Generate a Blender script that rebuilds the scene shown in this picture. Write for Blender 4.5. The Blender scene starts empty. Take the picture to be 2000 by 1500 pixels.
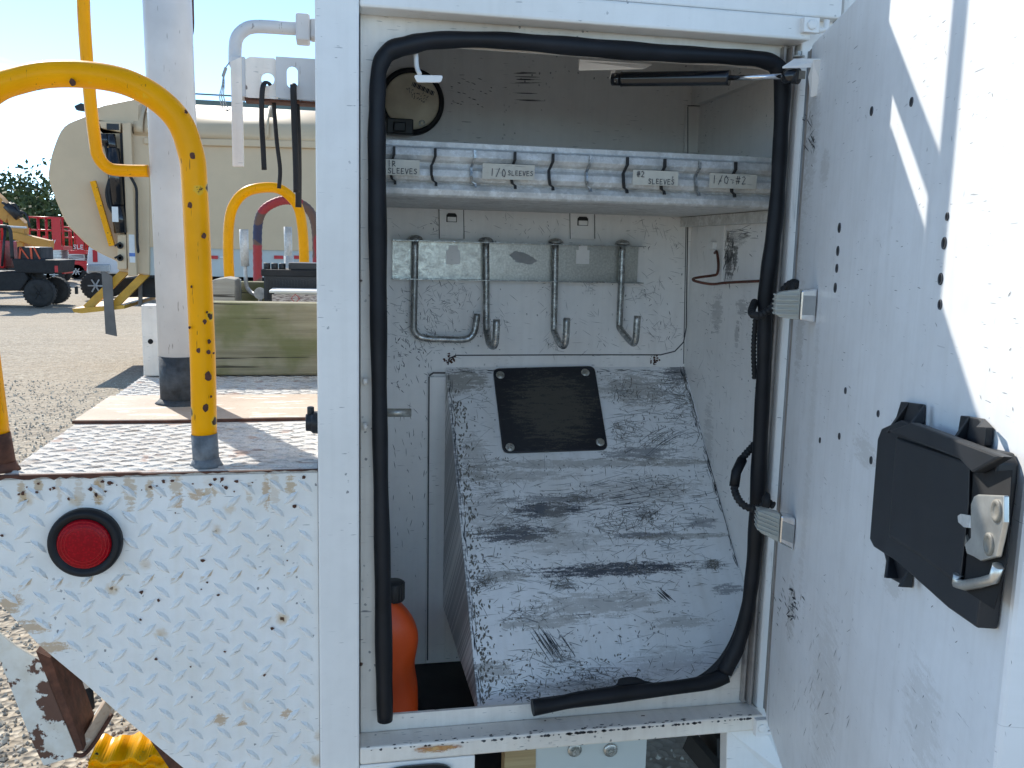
import bpy, math, random, bmesh
from mathutils import Vector, Matrix
random.seed(7)
S = bpy.context.scene
COL = S.collection
V = Vector
# ------------------------------------------------------------------ camera
FPX = 1777.0
_ey = V((640-1000, 480-750, FPX)).normalized()
_ex = V((8691, -50, FPX)); _ex = (_ex - _ex.dot(_ey)*_ey).normalized()
_ez = _ex.cross(_ey)
CAM = V((0, 0, 1.6))
def ray(px, py):
    c = V((px-1000, py-750, FPX)); return V((_ex.dot(c), _ey.dot(c), _ez.dot(c)))
def PY(px, py, Y): d = ray(px, py); return CAM + d*(Y/d.y)
def PX(px, py, X): d = ray(px, py); return CAM + d*(X/d.x)
def PZ(px, py, Z): d = ray(px, py); return CAM + d*((Z-1.6)/d.z)
def PP(px, py, o, n): d = ray(px, py); return CAM + d*((o-CAM).dot(n)/d.dot(n))
cd = bpy.data.cameras.new('camera'); cam = bpy.data.objects.new('camera', cd); COL.objects.link(cam)
cd.sensor_width = 36; cd.sensor_fit = 'HORIZONTAL'; cd.lens = FPX*36/2000; cd.clip_start = 0.05; cd.clip_end = 2000
cam.matrix_world = Matrix(((_ex.x, -_ex.y, -_ex.z, CAM.x), (_ey.x, -_ey.y, -_ey.z, CAM.y), (_ez.x, -_ez.y, -_ez.z, CAM.z), (0, 0, 0, 1)))
S.camera = cam
S.view_settings.view_transform = 'Standard'; S.view_settings.look = 'None'
S.view_settings.gamma = 1; S.view_settings.use_curve_mapping = False
S.view_settings.exposure = 1.64
# ------------------------------------------------------------------ light
L = V((0.46, -1.0, -0.85)).normalized()
EL = math.asin(-L.z); AZ = math.atan2(-L.x, -L.y)
sl = bpy.data.lights.new('sun', 'SUN'); sl.energy = 2.0; sl.angle = math.radians(0.53); sl.color = (1, 0.95, 0.86)
so = bpy.data.objects.new('sun', sl); COL.objects.link(so); so.rotation_euler = L.to_track_quat('-Z', 'Y').to_euler()
W = bpy.data.worlds.new('World'); S.world = W; W.use_nodes = True
nt = W.node_tree; nt.nodes.clear()
def N(t, ty, **k):
    n = t.nodes.new(ty)
    for a, b in k.items():
        if a.startswith('i_'):
            key = a[2:]
            n.inputs[int(key) if key.isdigit() else key.replace('_', ' ')].default_value = b
        else: setattr(n, a, b)
    return n
sky = N(nt, 'ShaderNodeTexSky', sky_type='NISHITA', sun_disc=False, sun_elevation=EL, sun_rotation=AZ, altitude=7500, air_density=1.0, dust_density=0.0, ozone_density=1.4)
tc = N(nt, 'ShaderNodeTexCoord')
mp = N(nt, 'ShaderNodeMapping'); mp.inputs['Scale'].default_value = (1.4, 2.2, 5.5); mp.inputs['Rotation'].default_value = (0.25, 0.5, 0.3)
no = N(nt, 'ShaderNodeTexNoise', i_Scale=1.9, i_Detail=7.0, i_Roughness=0.62, i_Distortion=0.6)
cr = N(nt, 'ShaderNodeMapRange'); cr.inputs['From Min'].default_value = 0.57; cr.inputs['From Max'].default_value = 0.78; cr.inputs['To Max'].default_value = 0.75
mx = N(nt, 'ShaderNodeMixRGB'); mx.inputs[2].default_value = (3.6, 3.7, 3.8, 1)
bg = N(nt, 'ShaderNodeBackground', i_Strength=0.15); wo = N(nt, 'ShaderNodeOutputWorld')
K = nt.links.new
K(tc.outputs['Generated'], mp.inputs[0]); K(mp.outputs[0], no.inputs['Vector']); K(no.outputs[0], cr.inputs[0])
wb = N(nt, 'ShaderNodeMixRGB', blend_type='MULTIPLY'); wb.inputs[0].default_value = 1; wb.inputs[2].default_value = (0.93, 0.955, 0.83, 1)
K(sky.outputs[0], wb.inputs[1]); K(wb.outputs[0], mx.inputs[1]); K(cr.outputs[0], mx.inputs[0]); K(mx.outputs[0], bg.inputs[0]); K(bg.outputs[0], wo.inputs[0])

# ------------------------------------------------------------------ materials
def mat(name):
    m = bpy.data.materials.new(name); m.use_nodes = True
    t = m.node_tree; p = t.nodes['Principled BSDF']; return m, t, p
def rgb(c): return (c[0], c[1], c[2], 1)
def noise(t, vec, scale, detail=3, rough=0.55, dist=0.0):
    n = N(t, 'ShaderNodeTexNoise', i_Scale=scale, i_Detail=detail, i_Roughness=rough, i_Distortion=dist)
    t.links.new(vec, n.inputs['Vector']); return n.outputs[0]
def rng(t, x, a, b, c=0.0, d=1.0, smooth=False):
    n = N(t, 'ShaderNodeMapRange')
    if smooth: n.interpolation_type = 'SMOOTHSTEP'
    for i, v in zip((1, 2, 3, 4), (a, b, c, d)): n.inputs[i].default_value = v
    t.links.new(x, n.inputs[0]); return n.outputs[0]
def mth(t, op, a, b=None, clamp=False):
    n = N(t, 'ShaderNodeMath', operation=op, use_clamp=clamp)
    for i, v in enumerate((a, b)):
        if v is None: continue
        if isinstance(v, (int, float)): n.inputs[i].default_value = v
        else: t.links.new(v, n.inputs[i])
    return n.outputs[0]
def mix(t, fac, a, b):
    n = N(t, 'ShaderNodeMixRGB')
    for i, v in enumerate((fac, a, b)):
        if isinstance(v, (int, float)): n.inputs[i].default_value = v
        elif isinstance(v, (tuple, list)): n.inputs[i].default_value = rgb(v)
        else: t.links.new(v, n.inputs[i])
    return n.outputs[0]
def mapping(t, vec, rot=(0, 0, 0), scale=(1, 1, 1), loc=(0, 0, 0)):
    n = N(t, 'ShaderNodeMapping'); n.inputs['Rotation'].default_value = rot; n.inputs['Scale'].default_value = scale; n.inputs['Location'].default_value = loc
    t.links.new(vec, n.inputs[0]); return n.outputs[0]
def bump(t, p, h, strength=0.3, dist=0.002):
    b = N(t, 'ShaderNodeBump'); b.inputs['Strength'].default_value = strength; b.inputs['Distance'].default_value = dist
    t.links.new(h, b.inputs['Height']); t.links.new(b.outputs[0], p.inputs['Normal']); return b
def uvo(t): return N(t, 'ShaderNodeTexCoord').outputs['UV']
def obo(t): return N(t, 'ShaderNodeTexCoord').outputs['Object']

def scratches(t, uv, ang, stretch, scale, lo, hi, mk, seed):
    v = mapping(t, uv, (0, 0, ang), (scale/stretch, scale, 1), (seed*3.1, seed*1.7, seed))
    a = rng(t, noise(t, v, 1.0, 1.5, 0.5), lo, hi)
    return mth(t, 'MULTIPLY', a, mk)

def worn(name, base=(0.78, 0.79, 0.80), amount=0.5, dark=(0.10, 0.105, 0.115), grime=0.3, grime_col=(0.42, 0.40, 0.36),
         rust=0.0, rough=0.38, chips=0.3, smears=(), uniform=False, bumps=0.04, edge=None, speck=0.0):
    m, t, p = mat(name); uv = uvo(t)
    big = noise(t, uv, 3.0, 5, 0.6)
    c = mix(t, rng(t, big, 0.38, 0.70, 0, grime), base, grime_col)
    mot = rng(t, noise(t, uv, 38, 4, 0.65), 0.45, 0.72, 0, 0.35*grime+0.05)
    c = mix(t, mot, c, tuple(x*0.72 for x in base))
    vs = mapping(t, uv, (0, 0, 0), (60, 2.2, 1))
    c = mix(t, rng(t, noise(t, vs, 1.0, 3), 0.48, 0.78, 0, 0.45*grime), c, grime_col)
    s = None
    if amount > 0:
        sets = [(0.15, 14, 300, 1), (1.2, 9, 260, 2), (2.2, 12, 330, 3), (0.65, 7, 420, 4), (2.85, 10, 380, 5)]
        th = 0.735 - 0.075*amount
        mkA = rng(t, noise(t, uv, 8, 2), 0.50-0.12*amount, 0.62); mkB = rng(t, noise(t, mapping(t, uv, loc=(7, 3, 0)), 11, 2), 0.50-0.12*amount, 0.62)
        for a, st, sc, sd in sets:
            q = scratches(t, uv, a, st, sc, th, th+0.03, mkA if sd % 2 else mkB, sd)
            s = q if s is None else mth(t, 'MAXIMUM', s, q)
        vo = N(t, 'ShaderNodeTexVoronoi', i_Scale=75.0, i_Randomness=1.0)
        t.links.new(mapping(t, uv, (0, 0, 0.5), (1.0, 0.8, 1)), vo.inputs['Vector'])
        wob = noise(t, uv, 240, 2)
        d = mth(t, 'ADD', vo.outputs['Distance'], mth(t, 'MULTIPLY', wob, 0.35))
        ch = mth(t, 'MULTIPLY', rng(t, d, 0.33, 0.29), rng(t, noise(t, uv, 6.3, 3), 0.56-0.16*chips, 0.60-0.14*chips))
        s = mth(t, 'MAXIMUM', s, mth(t, 'MULTIPLY', ch, 0.9))
        c = mix(t, mth(t, 'MULTIPLY', s, 0.85), c, dark)
    if smears:
        sx = N(t, 'ShaderNodeSeparateXYZ'); t.links.new(uv, sx.inputs[0])
        wn = noise(t, mapping(t, uv, (0, 0, 0.08), (28, 130, 1)), 1.0, 4, 0.7)
        wn2 = noise(t, uv, 260, 3, 0.7)
        for (cu, cv, ru, rv, st, colr) in smears:
            du = mth(t, 'DIVIDE', mth(t, 'SUBTRACT', sx.outputs[0], cu), ru)
            dv = mth(t, 'DIVIDE', mth(t, 'SUBTRACT', sx.outputs[1], cv), rv)
            r2 = mth(t, 'ADD', mth(t, 'MULTIPLY', du, du), mth(t, 'MULTIPLY', dv, dv))
            e = mth(t, 'SUBTRACT', mth(t, 'ADD', mth(t, 'MULTIPLY', wn, 2.6), mth(t, 'MULTIPLY', wn2, 1.3)), mth(t, 'MULTIPLY', r2, 0.55))
            c = mix(t, rng(t, e, 1.38, 1.75, 0, st), c, colr)
    if rust > 0:
        vo = N(t, 'ShaderNodeTexVoronoi', i_Scale=17.0); t.links.new(uv, vo.inputs['Vector'])
        wob = noise(t, uv, 160, 3)
        d = mth(t, 'ADD', vo.outputs['Distance'], mth(t, 'MULTIPLY', wob, 0.16))
        sel = rng(t, noise(t, uv, 9.0, 2), 0.46, 0.52)
        halo = mth(t, 'MULTIPLY', rng(t, d, 0.30, 0.12, 0, rust), sel)
        c = mix(t, halo, c, (0.55, 0.36, 0.16))
        core = mth(t, 'MULTIPLY', rng(t, d, 0.155, 0.135), sel)
        c = mix(t, core, c, (0.07, 0.028, 0.014))
    t.links.new(c, p.inputs['Base Color'])
    p.inputs['Roughness'].default_value = rough
    t.links.new(rng(t, big, 0.3, 0.7, rough-0.08, rough+0.15), p.inputs['Roughness'])
    h = noise(t, uv, 14, 3)
    bump(t, p, h, bumps, 0.0036)
    return m

def plain(name, col, rough=0.5, metal=0.0, var=0.12, scale=30, bmp=0.05, spec=0.5, coat=0.0):
    m, t, p = mat(name); o = obo(t)
    nz = noise(t, o, scale, 4, 0.6)
    c = mix(t, rng(t, nz, 0.3, 0.7), tuple(x*(1-var) for x in col), tuple(min(1, x*(1+var)) for x in col))
    t.links.new(c, p.inputs['Base Color'])
    t.links.new(rng(t, noise(t, o, scale*0.4, 3), 0.3, 0.7, max(0.02, rough-0.07), rough+0.1), p.inputs['Roughness'])
    p.inputs['Metallic'].default_value = metal; p.inputs['Specular IOR Level'].default_value = spec
    p.inputs['Coat Weight'].default_value = coat
    if bmp: bump(t, p, noise(t, o, scale*3, 3), bmp*3, 0.001)
    return m

def chipped(name, col, chip=(0.05, 0.03, 0.02), scale=26, lo=0.30, rough=0.33, thr=0.55, scuff=(0.75, 0.5, 0.05)):
    m, t, p = mat(name); o = obo(t)
    c = mix(t, rng(t, noise(t, o, 9, 4), 0.35, 0.7), col, tuple(x*0.82 for x in col))
    vo = N(t, 'ShaderNodeTexVoronoi', i_Scale=float(scale)); t.links.new(o, vo.inputs['Vector'])
    d = mth(t, 'ADD', vo.outputs['Distance'], mth(t, 'MULTIPLY', noise(t, o, 150, 3), 0.22))
    k = mth(t, 'MULTIPLY', rng(t, d, lo, lo-0.03), rng(t, noise(t, o, 7, 2), thr, thr+0.03))
    rim = mth(t, 'MULTIPLY', rng(t, d, lo+0.05, lo+0.03), rng(t, noise(t, o, 7, 2), thr, thr+0.03))
    c = mix(t, mth(t, 'MULTIPLY', rim, 0.6), c, scuff)
    sc = rng(t, noise(t, mapping(t, o, (0.3, 0.5, 0), (240, 240, 30)), 1.0, 2), 0.69, 0.72)
    c = mix(t, mth(t, 'MULTIPLY', sc, 0.5), c, chip)
    c = mix(t, k, c, chip); t.links.new(c, p.inputs['Base Color'])
    p.inputs['Roughness'].default_value = rough
    bump(t, p, mth(t, 'SUBTRACT', noise(t, o, 60, 3), k), 0.25, 0.0012)
    return m

def galv(name, col=(0.55, 0.58, 0.60), metal=0.75, rough=0.42, scale=160, dark=0.6):
    m, t, p = mat(name); o = obo(t)
    vo = N(t, 'ShaderNodeTexVoronoi', i_Scale=float(scale)); t.links.new(o, vo.inputs['Vector'])
    sp = N(t, 'ShaderNodeSeparateColor'); t.links.new(vo.outputs['Color'], sp.inputs[0])
    c = mix(t, rng(t, sp.outputs[0], 0, 1, 0, 0.35), col, tuple(x*dark for x in col))
    c = mix(t, rng(t, noise(t, o, 60, 6, 0.75), 0.50, 0.60, 0, 0.55), c, (0.80, 0.81, 0.80))
    c = mix(t, rng(t, noise(t, mapping(t, o, loc=(3, 1, 2)), 22, 5, 0.7), 0.50, 0.66, 0, 0.5), c, tuple(x*0.5 for x in col))
    c = mix(t, rng(t, noise(t, o, 9, 5, 0.7), 0.55, 0.75, 0, 0.55), c, (0.17, 0.165, 0.16))
    t.links.new(c, p.inputs['Base Color']); p.inputs['Metallic'].default_value = metal
    t.links.new(rng(t, sp.outputs[1], 0, 1, rough-0.1, rough+0.14), p.inputs['Roughness'])
    bump(t, p, noise(t, o, 190, 3), 0.03, 0.001); return m

M = {}
M['truck'] = worn('truck_white', base=(0.86, 0.84, 0.81), amount=0.06, grime=0.22, chips=-0.35, rough=0.33)
M['frame'] = worn('frame_white', base=(0.90, 0.84, 0.76), amount=0.3, grime=0.6, grime_col=(0.50, 0.44, 0.37), chips=0.25, rust=0.12)
M['wall'] = worn('compartment_white', base=(0.87, 0.855, 0.83), amount=0.15, grime=0.30, grime_col=(0.45, 0.44, 0.42), chips=0.0)
M['door'] = worn('door_white', base=(0.82, 0.83, 0.84), amount=0.14, grime=0.34, grime_col=(0.5, 0.5, 0.48), chips=-0.05)
M['plate'] = worn('tread_plate_white', base=(0.86, 0.85, 0.83), amount=0.10, grime=0.5, grime_col=(0.66, 0.60, 0.49), rust=0.85, chips=-0.05, rough=0.36)
M['galv'] = galv('galvanised_sheet', col=(0.62, 0.61, 0.58), metal=0.15, rough=0.5)
M['rail'] = plain('zinc_rail', (0.50, 0.495, 0.45), 0.36, metal=0.8, var=0.22, scale=220, bmp=0.02)
M['steel'] = galv('hook_steel', col=(0.33, 0.34, 0.33), metal=0.85, rough=0.36, scale=300)
M['bolt'] = galv('bolt_zinc', col=(0.5, 0.5, 0.46), metal=0.8, rough=0.35, scale=500)
M['rubber'] = plain('black_rubber', (0.008, 0.009, 0.012), 0.5, var=0.4, scale=18, bmp=0.05, spec=0.32)
M['rubber_dull'] = plain('dull_rubber', (0.013, 0.0135, 0.015), 0.7, var=0.3)
M['plastic'] = plain('black_plastic', (0.014, 0.016, 0.02), 0.48, var=0.25, scale=12, bmp=0.02)
M['gloss_black'] = plain('gloss_black', (0.008, 0.009, 0.012), 0.18, coat=0.3)
M['yellow'] = chipped('yellow_paint', (1.0, 0.42, 0.0))
M['yellow'].node_tree.nodes['Principled BSDF'].inputs['Specular IOR Level'].default_value = 0.15
M['pole'] = chipped('pole_white', (0.66, 0.67, 0.68), lo=0.16, thr=0.6, scuff=(0.6, 0.6, 0.58), rough=0.38)
M['greybase'] = plain('grey_coating', (0.15, 0.165, 0.18), 0.75, var=0.35, scale=60, bmp=0.25)
M['blackbase'] = plain('black_coating', (0.045, 0.05, 0.055), 0.7, var=0.5, scale=60, bmp=0.25)
M['chrome'] = plain('chrome', (0.75, 0.75, 0.76), 0.12, metal=1.0, var=0.05, bmp=0)
M['dark'] = plain('dark_steel', (0.02, 0.02, 0.02), 0.7)
M['void'] = plain('dark_void', (0.01, 0.01, 0.011), 0.9, bmp=0)
M['orange'] = plain('orange_plastic', (0.80, 0.10, 0.015), 0.4, var=0.08, scale=10); M['orange'].node_tree.nodes['Principled BSDF'].inputs['Subsurface Weight'].default_value = 0.15
M['orange'].node_tree.nodes['Principled BSDF'].inputs['Subsurface Radius'].default_value = (0.02, 0.008, 0.004)
M['paper'] = worn('paper_label', base=(0.62, 0.60, 0.52), amount=0.35, grime=0.7, grime_col=(0.36, 0.32, 0.26), chips=0.3, rough=0.7)
M['ink'] = plain('ink', (0.025, 0.03, 0.05), 0.7, bmp=0)
M['mark'] = plain('scuff_mark', (0.05, 0.053, 0.06), 0.6, var=0.4, scale=90, bmp=0)
M['mark_soft'] = plain('faint_mark', (0.33, 0.33, 0.33), 0.6, var=0.3, scale=90, bmp=0)
M['mark_brown'] = plain('bare_metal_mark', (0.21, 0.195, 0.165), 0.55, var=0.3, scale=90, bmp=0)
M['rust'] = plain('rusty_steel', (0.085, 0.032, 0.018), 0.8, var=0.5, scale=50, bmp=0.25)
M['rustwire'] = plain('rusty_wire', (0.10, 0.035, 0.022), 0.6, var=0.4, scale=40, bmp=0.1)
M['cream'] = plain('cream_paint', (0.64, 0.475, 0.30), 0.45, var=0.05, scale=3, bmp=0)
M['creamdirty'] = plain('pale_grey_paint', (0.50, 0.53, 0.51), 0.45, var=0.08, scale=3, bmp=0)
M['red'] = plain('red_paint', (0.55, 0.02, 0.025), 0.4)
M['lamp_red'] = plain('red_lens_plain', (0.45, 0.006, 0.012), 0.22, bmp=0)
M['ochre'] = plain('ochre_paint', (0.62, 0.33, 0.03), 0.45, var=0.25, scale=6)
M['boom'] = plain('orange_boom', (0.56, 0.27, 0.045), 0.5, var=0.2, scale=2)
M['tyre'] = plain('tyre', (0.035, 0.034, 0.033), 0.85, var=0.3, scale=8, bmp=0.1)
M['white'] = plain('white_plastic', (0.75, 0.75, 0.73), 0.45, var=0.05)
M['suvwhite'] = plain('suv_white', (0.72, 0.73, 0.74), 0.3, var=0.03)
M['latchmetal'] = plain('latch_zinc', (0.62, 0.60, 0.55), 0.32, metal=0.75, var=0.3, scale=25)
M['glass'] = plain('dark_glass', (0.02, 0.025, 0.03), 0.08, bmp=0)
M['taupe_light'] = plain('dirty_light_taupe', (0.47, 0.44, 0.41), 0.55, var=0.3, scale=18)
M['taupe'] = plain('dirty_taupe', (0.34, 0.30, 0.27), 0.6, var=0.35, scale=22)
M['grey'] = plain('grey_paint', (0.32, 0.33, 0.33), 0.55)
M['roofgreen'] = plain('green_roof', (0.10, 0.14, 0.13), 0.5)
M['silver'] = plain('silver_steel', (0.5, 0.52, 0.53), 0.38, metal=0.7)
M['trunk'] = plain('bark', (0.09, 0.065, 0.045), 0.9, bmp=0.2)
M['strap_orange'] = plain('orange_strap', (0.75, 0.12, 0.05), 0.6)
M['flap'] = plain('mud_flap_grey', (0.17, 0.155, 0.14), 0.8, var=0.15, scale=5)
def lens_mat():
    m, t, p = mat('red_lens'); o = obo(t)
    p.inputs['Base Color'].default_value = (0.50, 0.004, 0.012, 1); p.inputs['Roughness'].default_value = 0.3; p.inputs['Specular IOR Level'].default_value = 0.15
    w = N(t, 'ShaderNodeTexVoronoi', i_Scale=260.0); t.links.new(o, w.inputs['Vector'])
    t.links.new(mix(t, rng(t, w.outputs['Distance'], 0.1, 0.6), (0.42, 0.003, 0.012), (0.28, 0.002, 0.008)), p.inputs['Base Color'])
    bump(t, p, w.outputs['Distance'], 0.12, 0.0006); return m
M['redlens'] = lens_mat()
def clear_mat():
    m, t, p = mat('clear_lens'); p.inputs['Base Color'].default_value = (0.62, 0.62, 0.56, 1); p.inputs['Roughness'].default_value = 0.22
    p.inputs['Transmission Weight'].default_value = 0.35; p.inputs['IOR'].default_value = 1.4; return m
M['clear'] = clear_mat()
def deck_mat():
    m, t, p = mat('grit_deck_white'); uv = uvo(t)
    c = mix(t, rng(t, noise(t, uv, 5, 6, 0.7), 0.35, 0.7), (0.74, 0.72, 0.67), (0.58, 0.55, 0.51))
    c = mix(t, rng(t, noise(t, uv, 260, 3), 0.45, 0.75, 0, 0.6), c, (0.30, 0.29, 0.27))
    c = mix(t, rng(t, noise(t, mapping(t, uv, (0, 0, 0.25), (12, 90, 1)), 1, 4), 0.52, 0.66, 0, 0.8), c, (0.27, 0.22, 0.18))
    c = mix(t, rng(t, noise(t, uv, 16, 4), 0.60, 0.68, 0, 0.6), c, (0.33, 0.15, 0.09))
    t.links.new(c, p.inputs['Base Color']); p.inputs['Roughness'].default_value = 0.8
    bump(t, p, noise(t, uv, 320, 4, 0.7), 0.9, 0.003); return m
M['deck'] = deck_mat()
def brown_mat():
    m, t, p = mat('bare_brown_plate'); uv = uvo(t)
    c = mix(t, rng(t, noise(t, uv, 6, 5), 0.35, 0.65), (0.50, 0.39, 0.295), (0.41, 0.31, 0.225))
    c = mix(t, rng(t, noise(t, mapping(t, uv, (0, 0, 0.1), (9, 30, 1)), 1, 5, 0.65), 0.55, 0.59), c, (0.60, 0.57, 0.50))
    c = mix(t, rng(t, noise(t, uv, 120, 3), 0.55, 0.75, 0, 0.5), c, (0.3, 0.17, 0.1))
    t.links.new(c, p.inputs['Base Color']); p.inputs['Roughness'].default_value = 0.7
    bump(t, p, noise(t, uv, 90, 4), 0.4, 0.002); return m
M['brown'] = brown_mat()
def peel_mat():
    m, t, p = mat('peeling_white_on_rust'); uv = uvo(t)
    k = rng(t, noise(t, uv, 12, 6, 0.62), 0.55, 0.565)
    c = mix(t, rng(t, noise(t, uv, 30, 4), 0.45, 0.75, 0, 0.6), (0.66, 0.65, 0.60), (0.48, 0.42, 0.33))
    c = mix(t, k, c, (0.10, 0.045, 0.03))
    t.links.new(c, p.inputs['Base Color']); p.inputs['Roughness'].default_value = 0.6
    bump(t, p, mth(t, 'SUBTRACT', noise(t, uv, 90, 3), k), 0.5, 0.002); return m
M['peel'] = peel_mat()
def wood_mat(name, a, b, green=0.0):
    m, t, p = mat(name); uv = uvo(t)
    g = noise(t, mapping(t, uv, (0, 0, 0), (2.5, 60, 1)), 1.0, 5, 0.65, 0.4)
    c = mix(t, rng(t, g, 0.35, 0.65), a, b)
    c = mix(t, rng(t, noise(t, uv, 7, 4), 0.45, 0.62, 0, green), c, (0.16, 0.17, 0.055))
    cr_ = rng(t, noise(t, mapping(t, uv, (0, 0, 0.02), (1.6, 48, 1)), 1.0, 3), 0.665, 0.685)
    c = mix(t, cr_, c, (0.03, 0.025, 0.02))
    fine = noise(t, mapping(t, uv, (0, 0, 0), (8, 420, 1)), 1.0, 2)
    c = mix(t, rng(t, fine, 0.5, 0.8, 0, 0.5), c, tuple(x*0.55 for x in a))
    t.links.new(c, p.inputs['Base Color']); p.inputs['Roughness'].default_value = 0.85
    bump(t, p, mth(t, 'SUBTRACT', fine, mth(t, 'MULTIPLY', cr_, 2)), 0.5, 0.002); return m
M['timber'] = wood_mat('weathered_timber', (0.36, 0.32, 0.21), (0.24, 0.21, 0.13), 0.75)
M['timber_grey'] = wood_mat('grey_timber', (0.42, 0.39, 0.33), (0.30, 0.28, 0.24), 0.1)
M['timber_new'] = wood_mat('pale_timber', (0.42, 0.32, 0.17), (0.34, 0.24, 0.12), 0.0)
def wrap_mat():
    m, t, p = mat('tape_wrapped_tube'); o = obo(t)
    sx = N(t, 'ShaderNodeSeparateXYZ'); t.links.new(o, sx.inputs[0])
    c = mix(t, rng(t, noise(t, o, 5.0, 1), 0.5, 0.52), (0.13, 0.085, 0.07), (0.32, 0.035, 0.045))
    c = mix(t, rng(t, noise(t, mapping(t, o, loc=(4, 2, 1)), 6.0, 1), 0.62, 0.63), c, (0.03, 0.04, 0.10))
    t.links.new(c, p.inputs['Base Color']); p.inputs['Roughness'].default_value = 0.6
    return m
M['wrap'] = wrap_mat()
def gravel_mat():
    m, t, p = mat('gravel_ground'); o = obo(t)
    v1 = N(t, 'ShaderNodeTexVoronoi', i_Scale=32.0); t.links.new(o, v1.inputs['Vector'])
    v2 = N(t, 'ShaderNodeTexVoronoi', i_Scale=9.0); t.links.new(o, v2.inputs['Vector'])
    sp = N(t, 'ShaderNodeSeparateColor'); t.links.new(v1.outputs['Color'], sp.inputs[0])
    sp2 = N(t, 'ShaderNodeSeparateColor'); t.links.new(v2.outputs['Color'], sp2.inputs[0])
    c = mix(t, sp.outputs[0], (0.34, 0.28, 0.20), (0.58, 0.51, 0.40))
    c = mix(t, rng(t, sp2.outputs[1], 0, 1, 0, 0.35), c, (0.34, 0.28, 0.21))
    c = mix(t, rng(t, v1.outputs['Distance'], 0.5, 0.8, 0, 0.45), c, (0.18, 0.15, 0.12))
    c = mix(t, rng(t, noise(t, o, 0.35, 5, 0.6), 0.42, 0.62, 0, 0.6), c, (0.47, 0.39, 0.29))
    c = mix(t, rng(t, noise(t, mapping(t, o, (0, 0, 0.4), (0.25, 2.0, 1)), 1.0, 4), 0.5, 0.72, 0, 0.4), c, (0.26, 0.21, 0.16))
    t.links.new(c, p.inputs['Base Color']); p.inputs['Roughness'].default_value = 0.95
    bump(t, p, mth(t, 'ADD', v1.outputs['Distance'], v2.outputs['Distance']), 0.9, 0.02); return m
M['gravel'] = gravel_mat()
def stone_mat():
    m, t, p = mat('stones'); o = obo(t)
    v1 = N(t, 'ShaderNodeTexVoronoi', i_Scale=22.0); t.links.new(o, v1.inputs['Vector'])
    sp = N(t, 'ShaderNodeSeparateColor'); t.links.new(v1.outputs['Color'], sp.inputs[0])
    c = mix(t, sp.outputs[0], (0.40, 0.34, 0.26), (0.66, 0.59, 0.48))
    t.links.new(c, p.inputs['Base Color']); p.inputs['Roughness'].default_value = 0.9; return m
M['stone'] = stone_mat()
def leaf_mat():
    m, t, p = mat('leaves'); o = obo(t)
    c = mix(t, rng(t, noise(t, o, 1.6, 3), 0.35, 0.65), (0.035, 0.06, 0.018), (0.115, 0.14, 0.035))
    t.links.new(c, p.inputs['Base Color']); p.inputs['Roughness'].default_value = 0.7; return m
M['leaf'] = leaf_mat()

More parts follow.
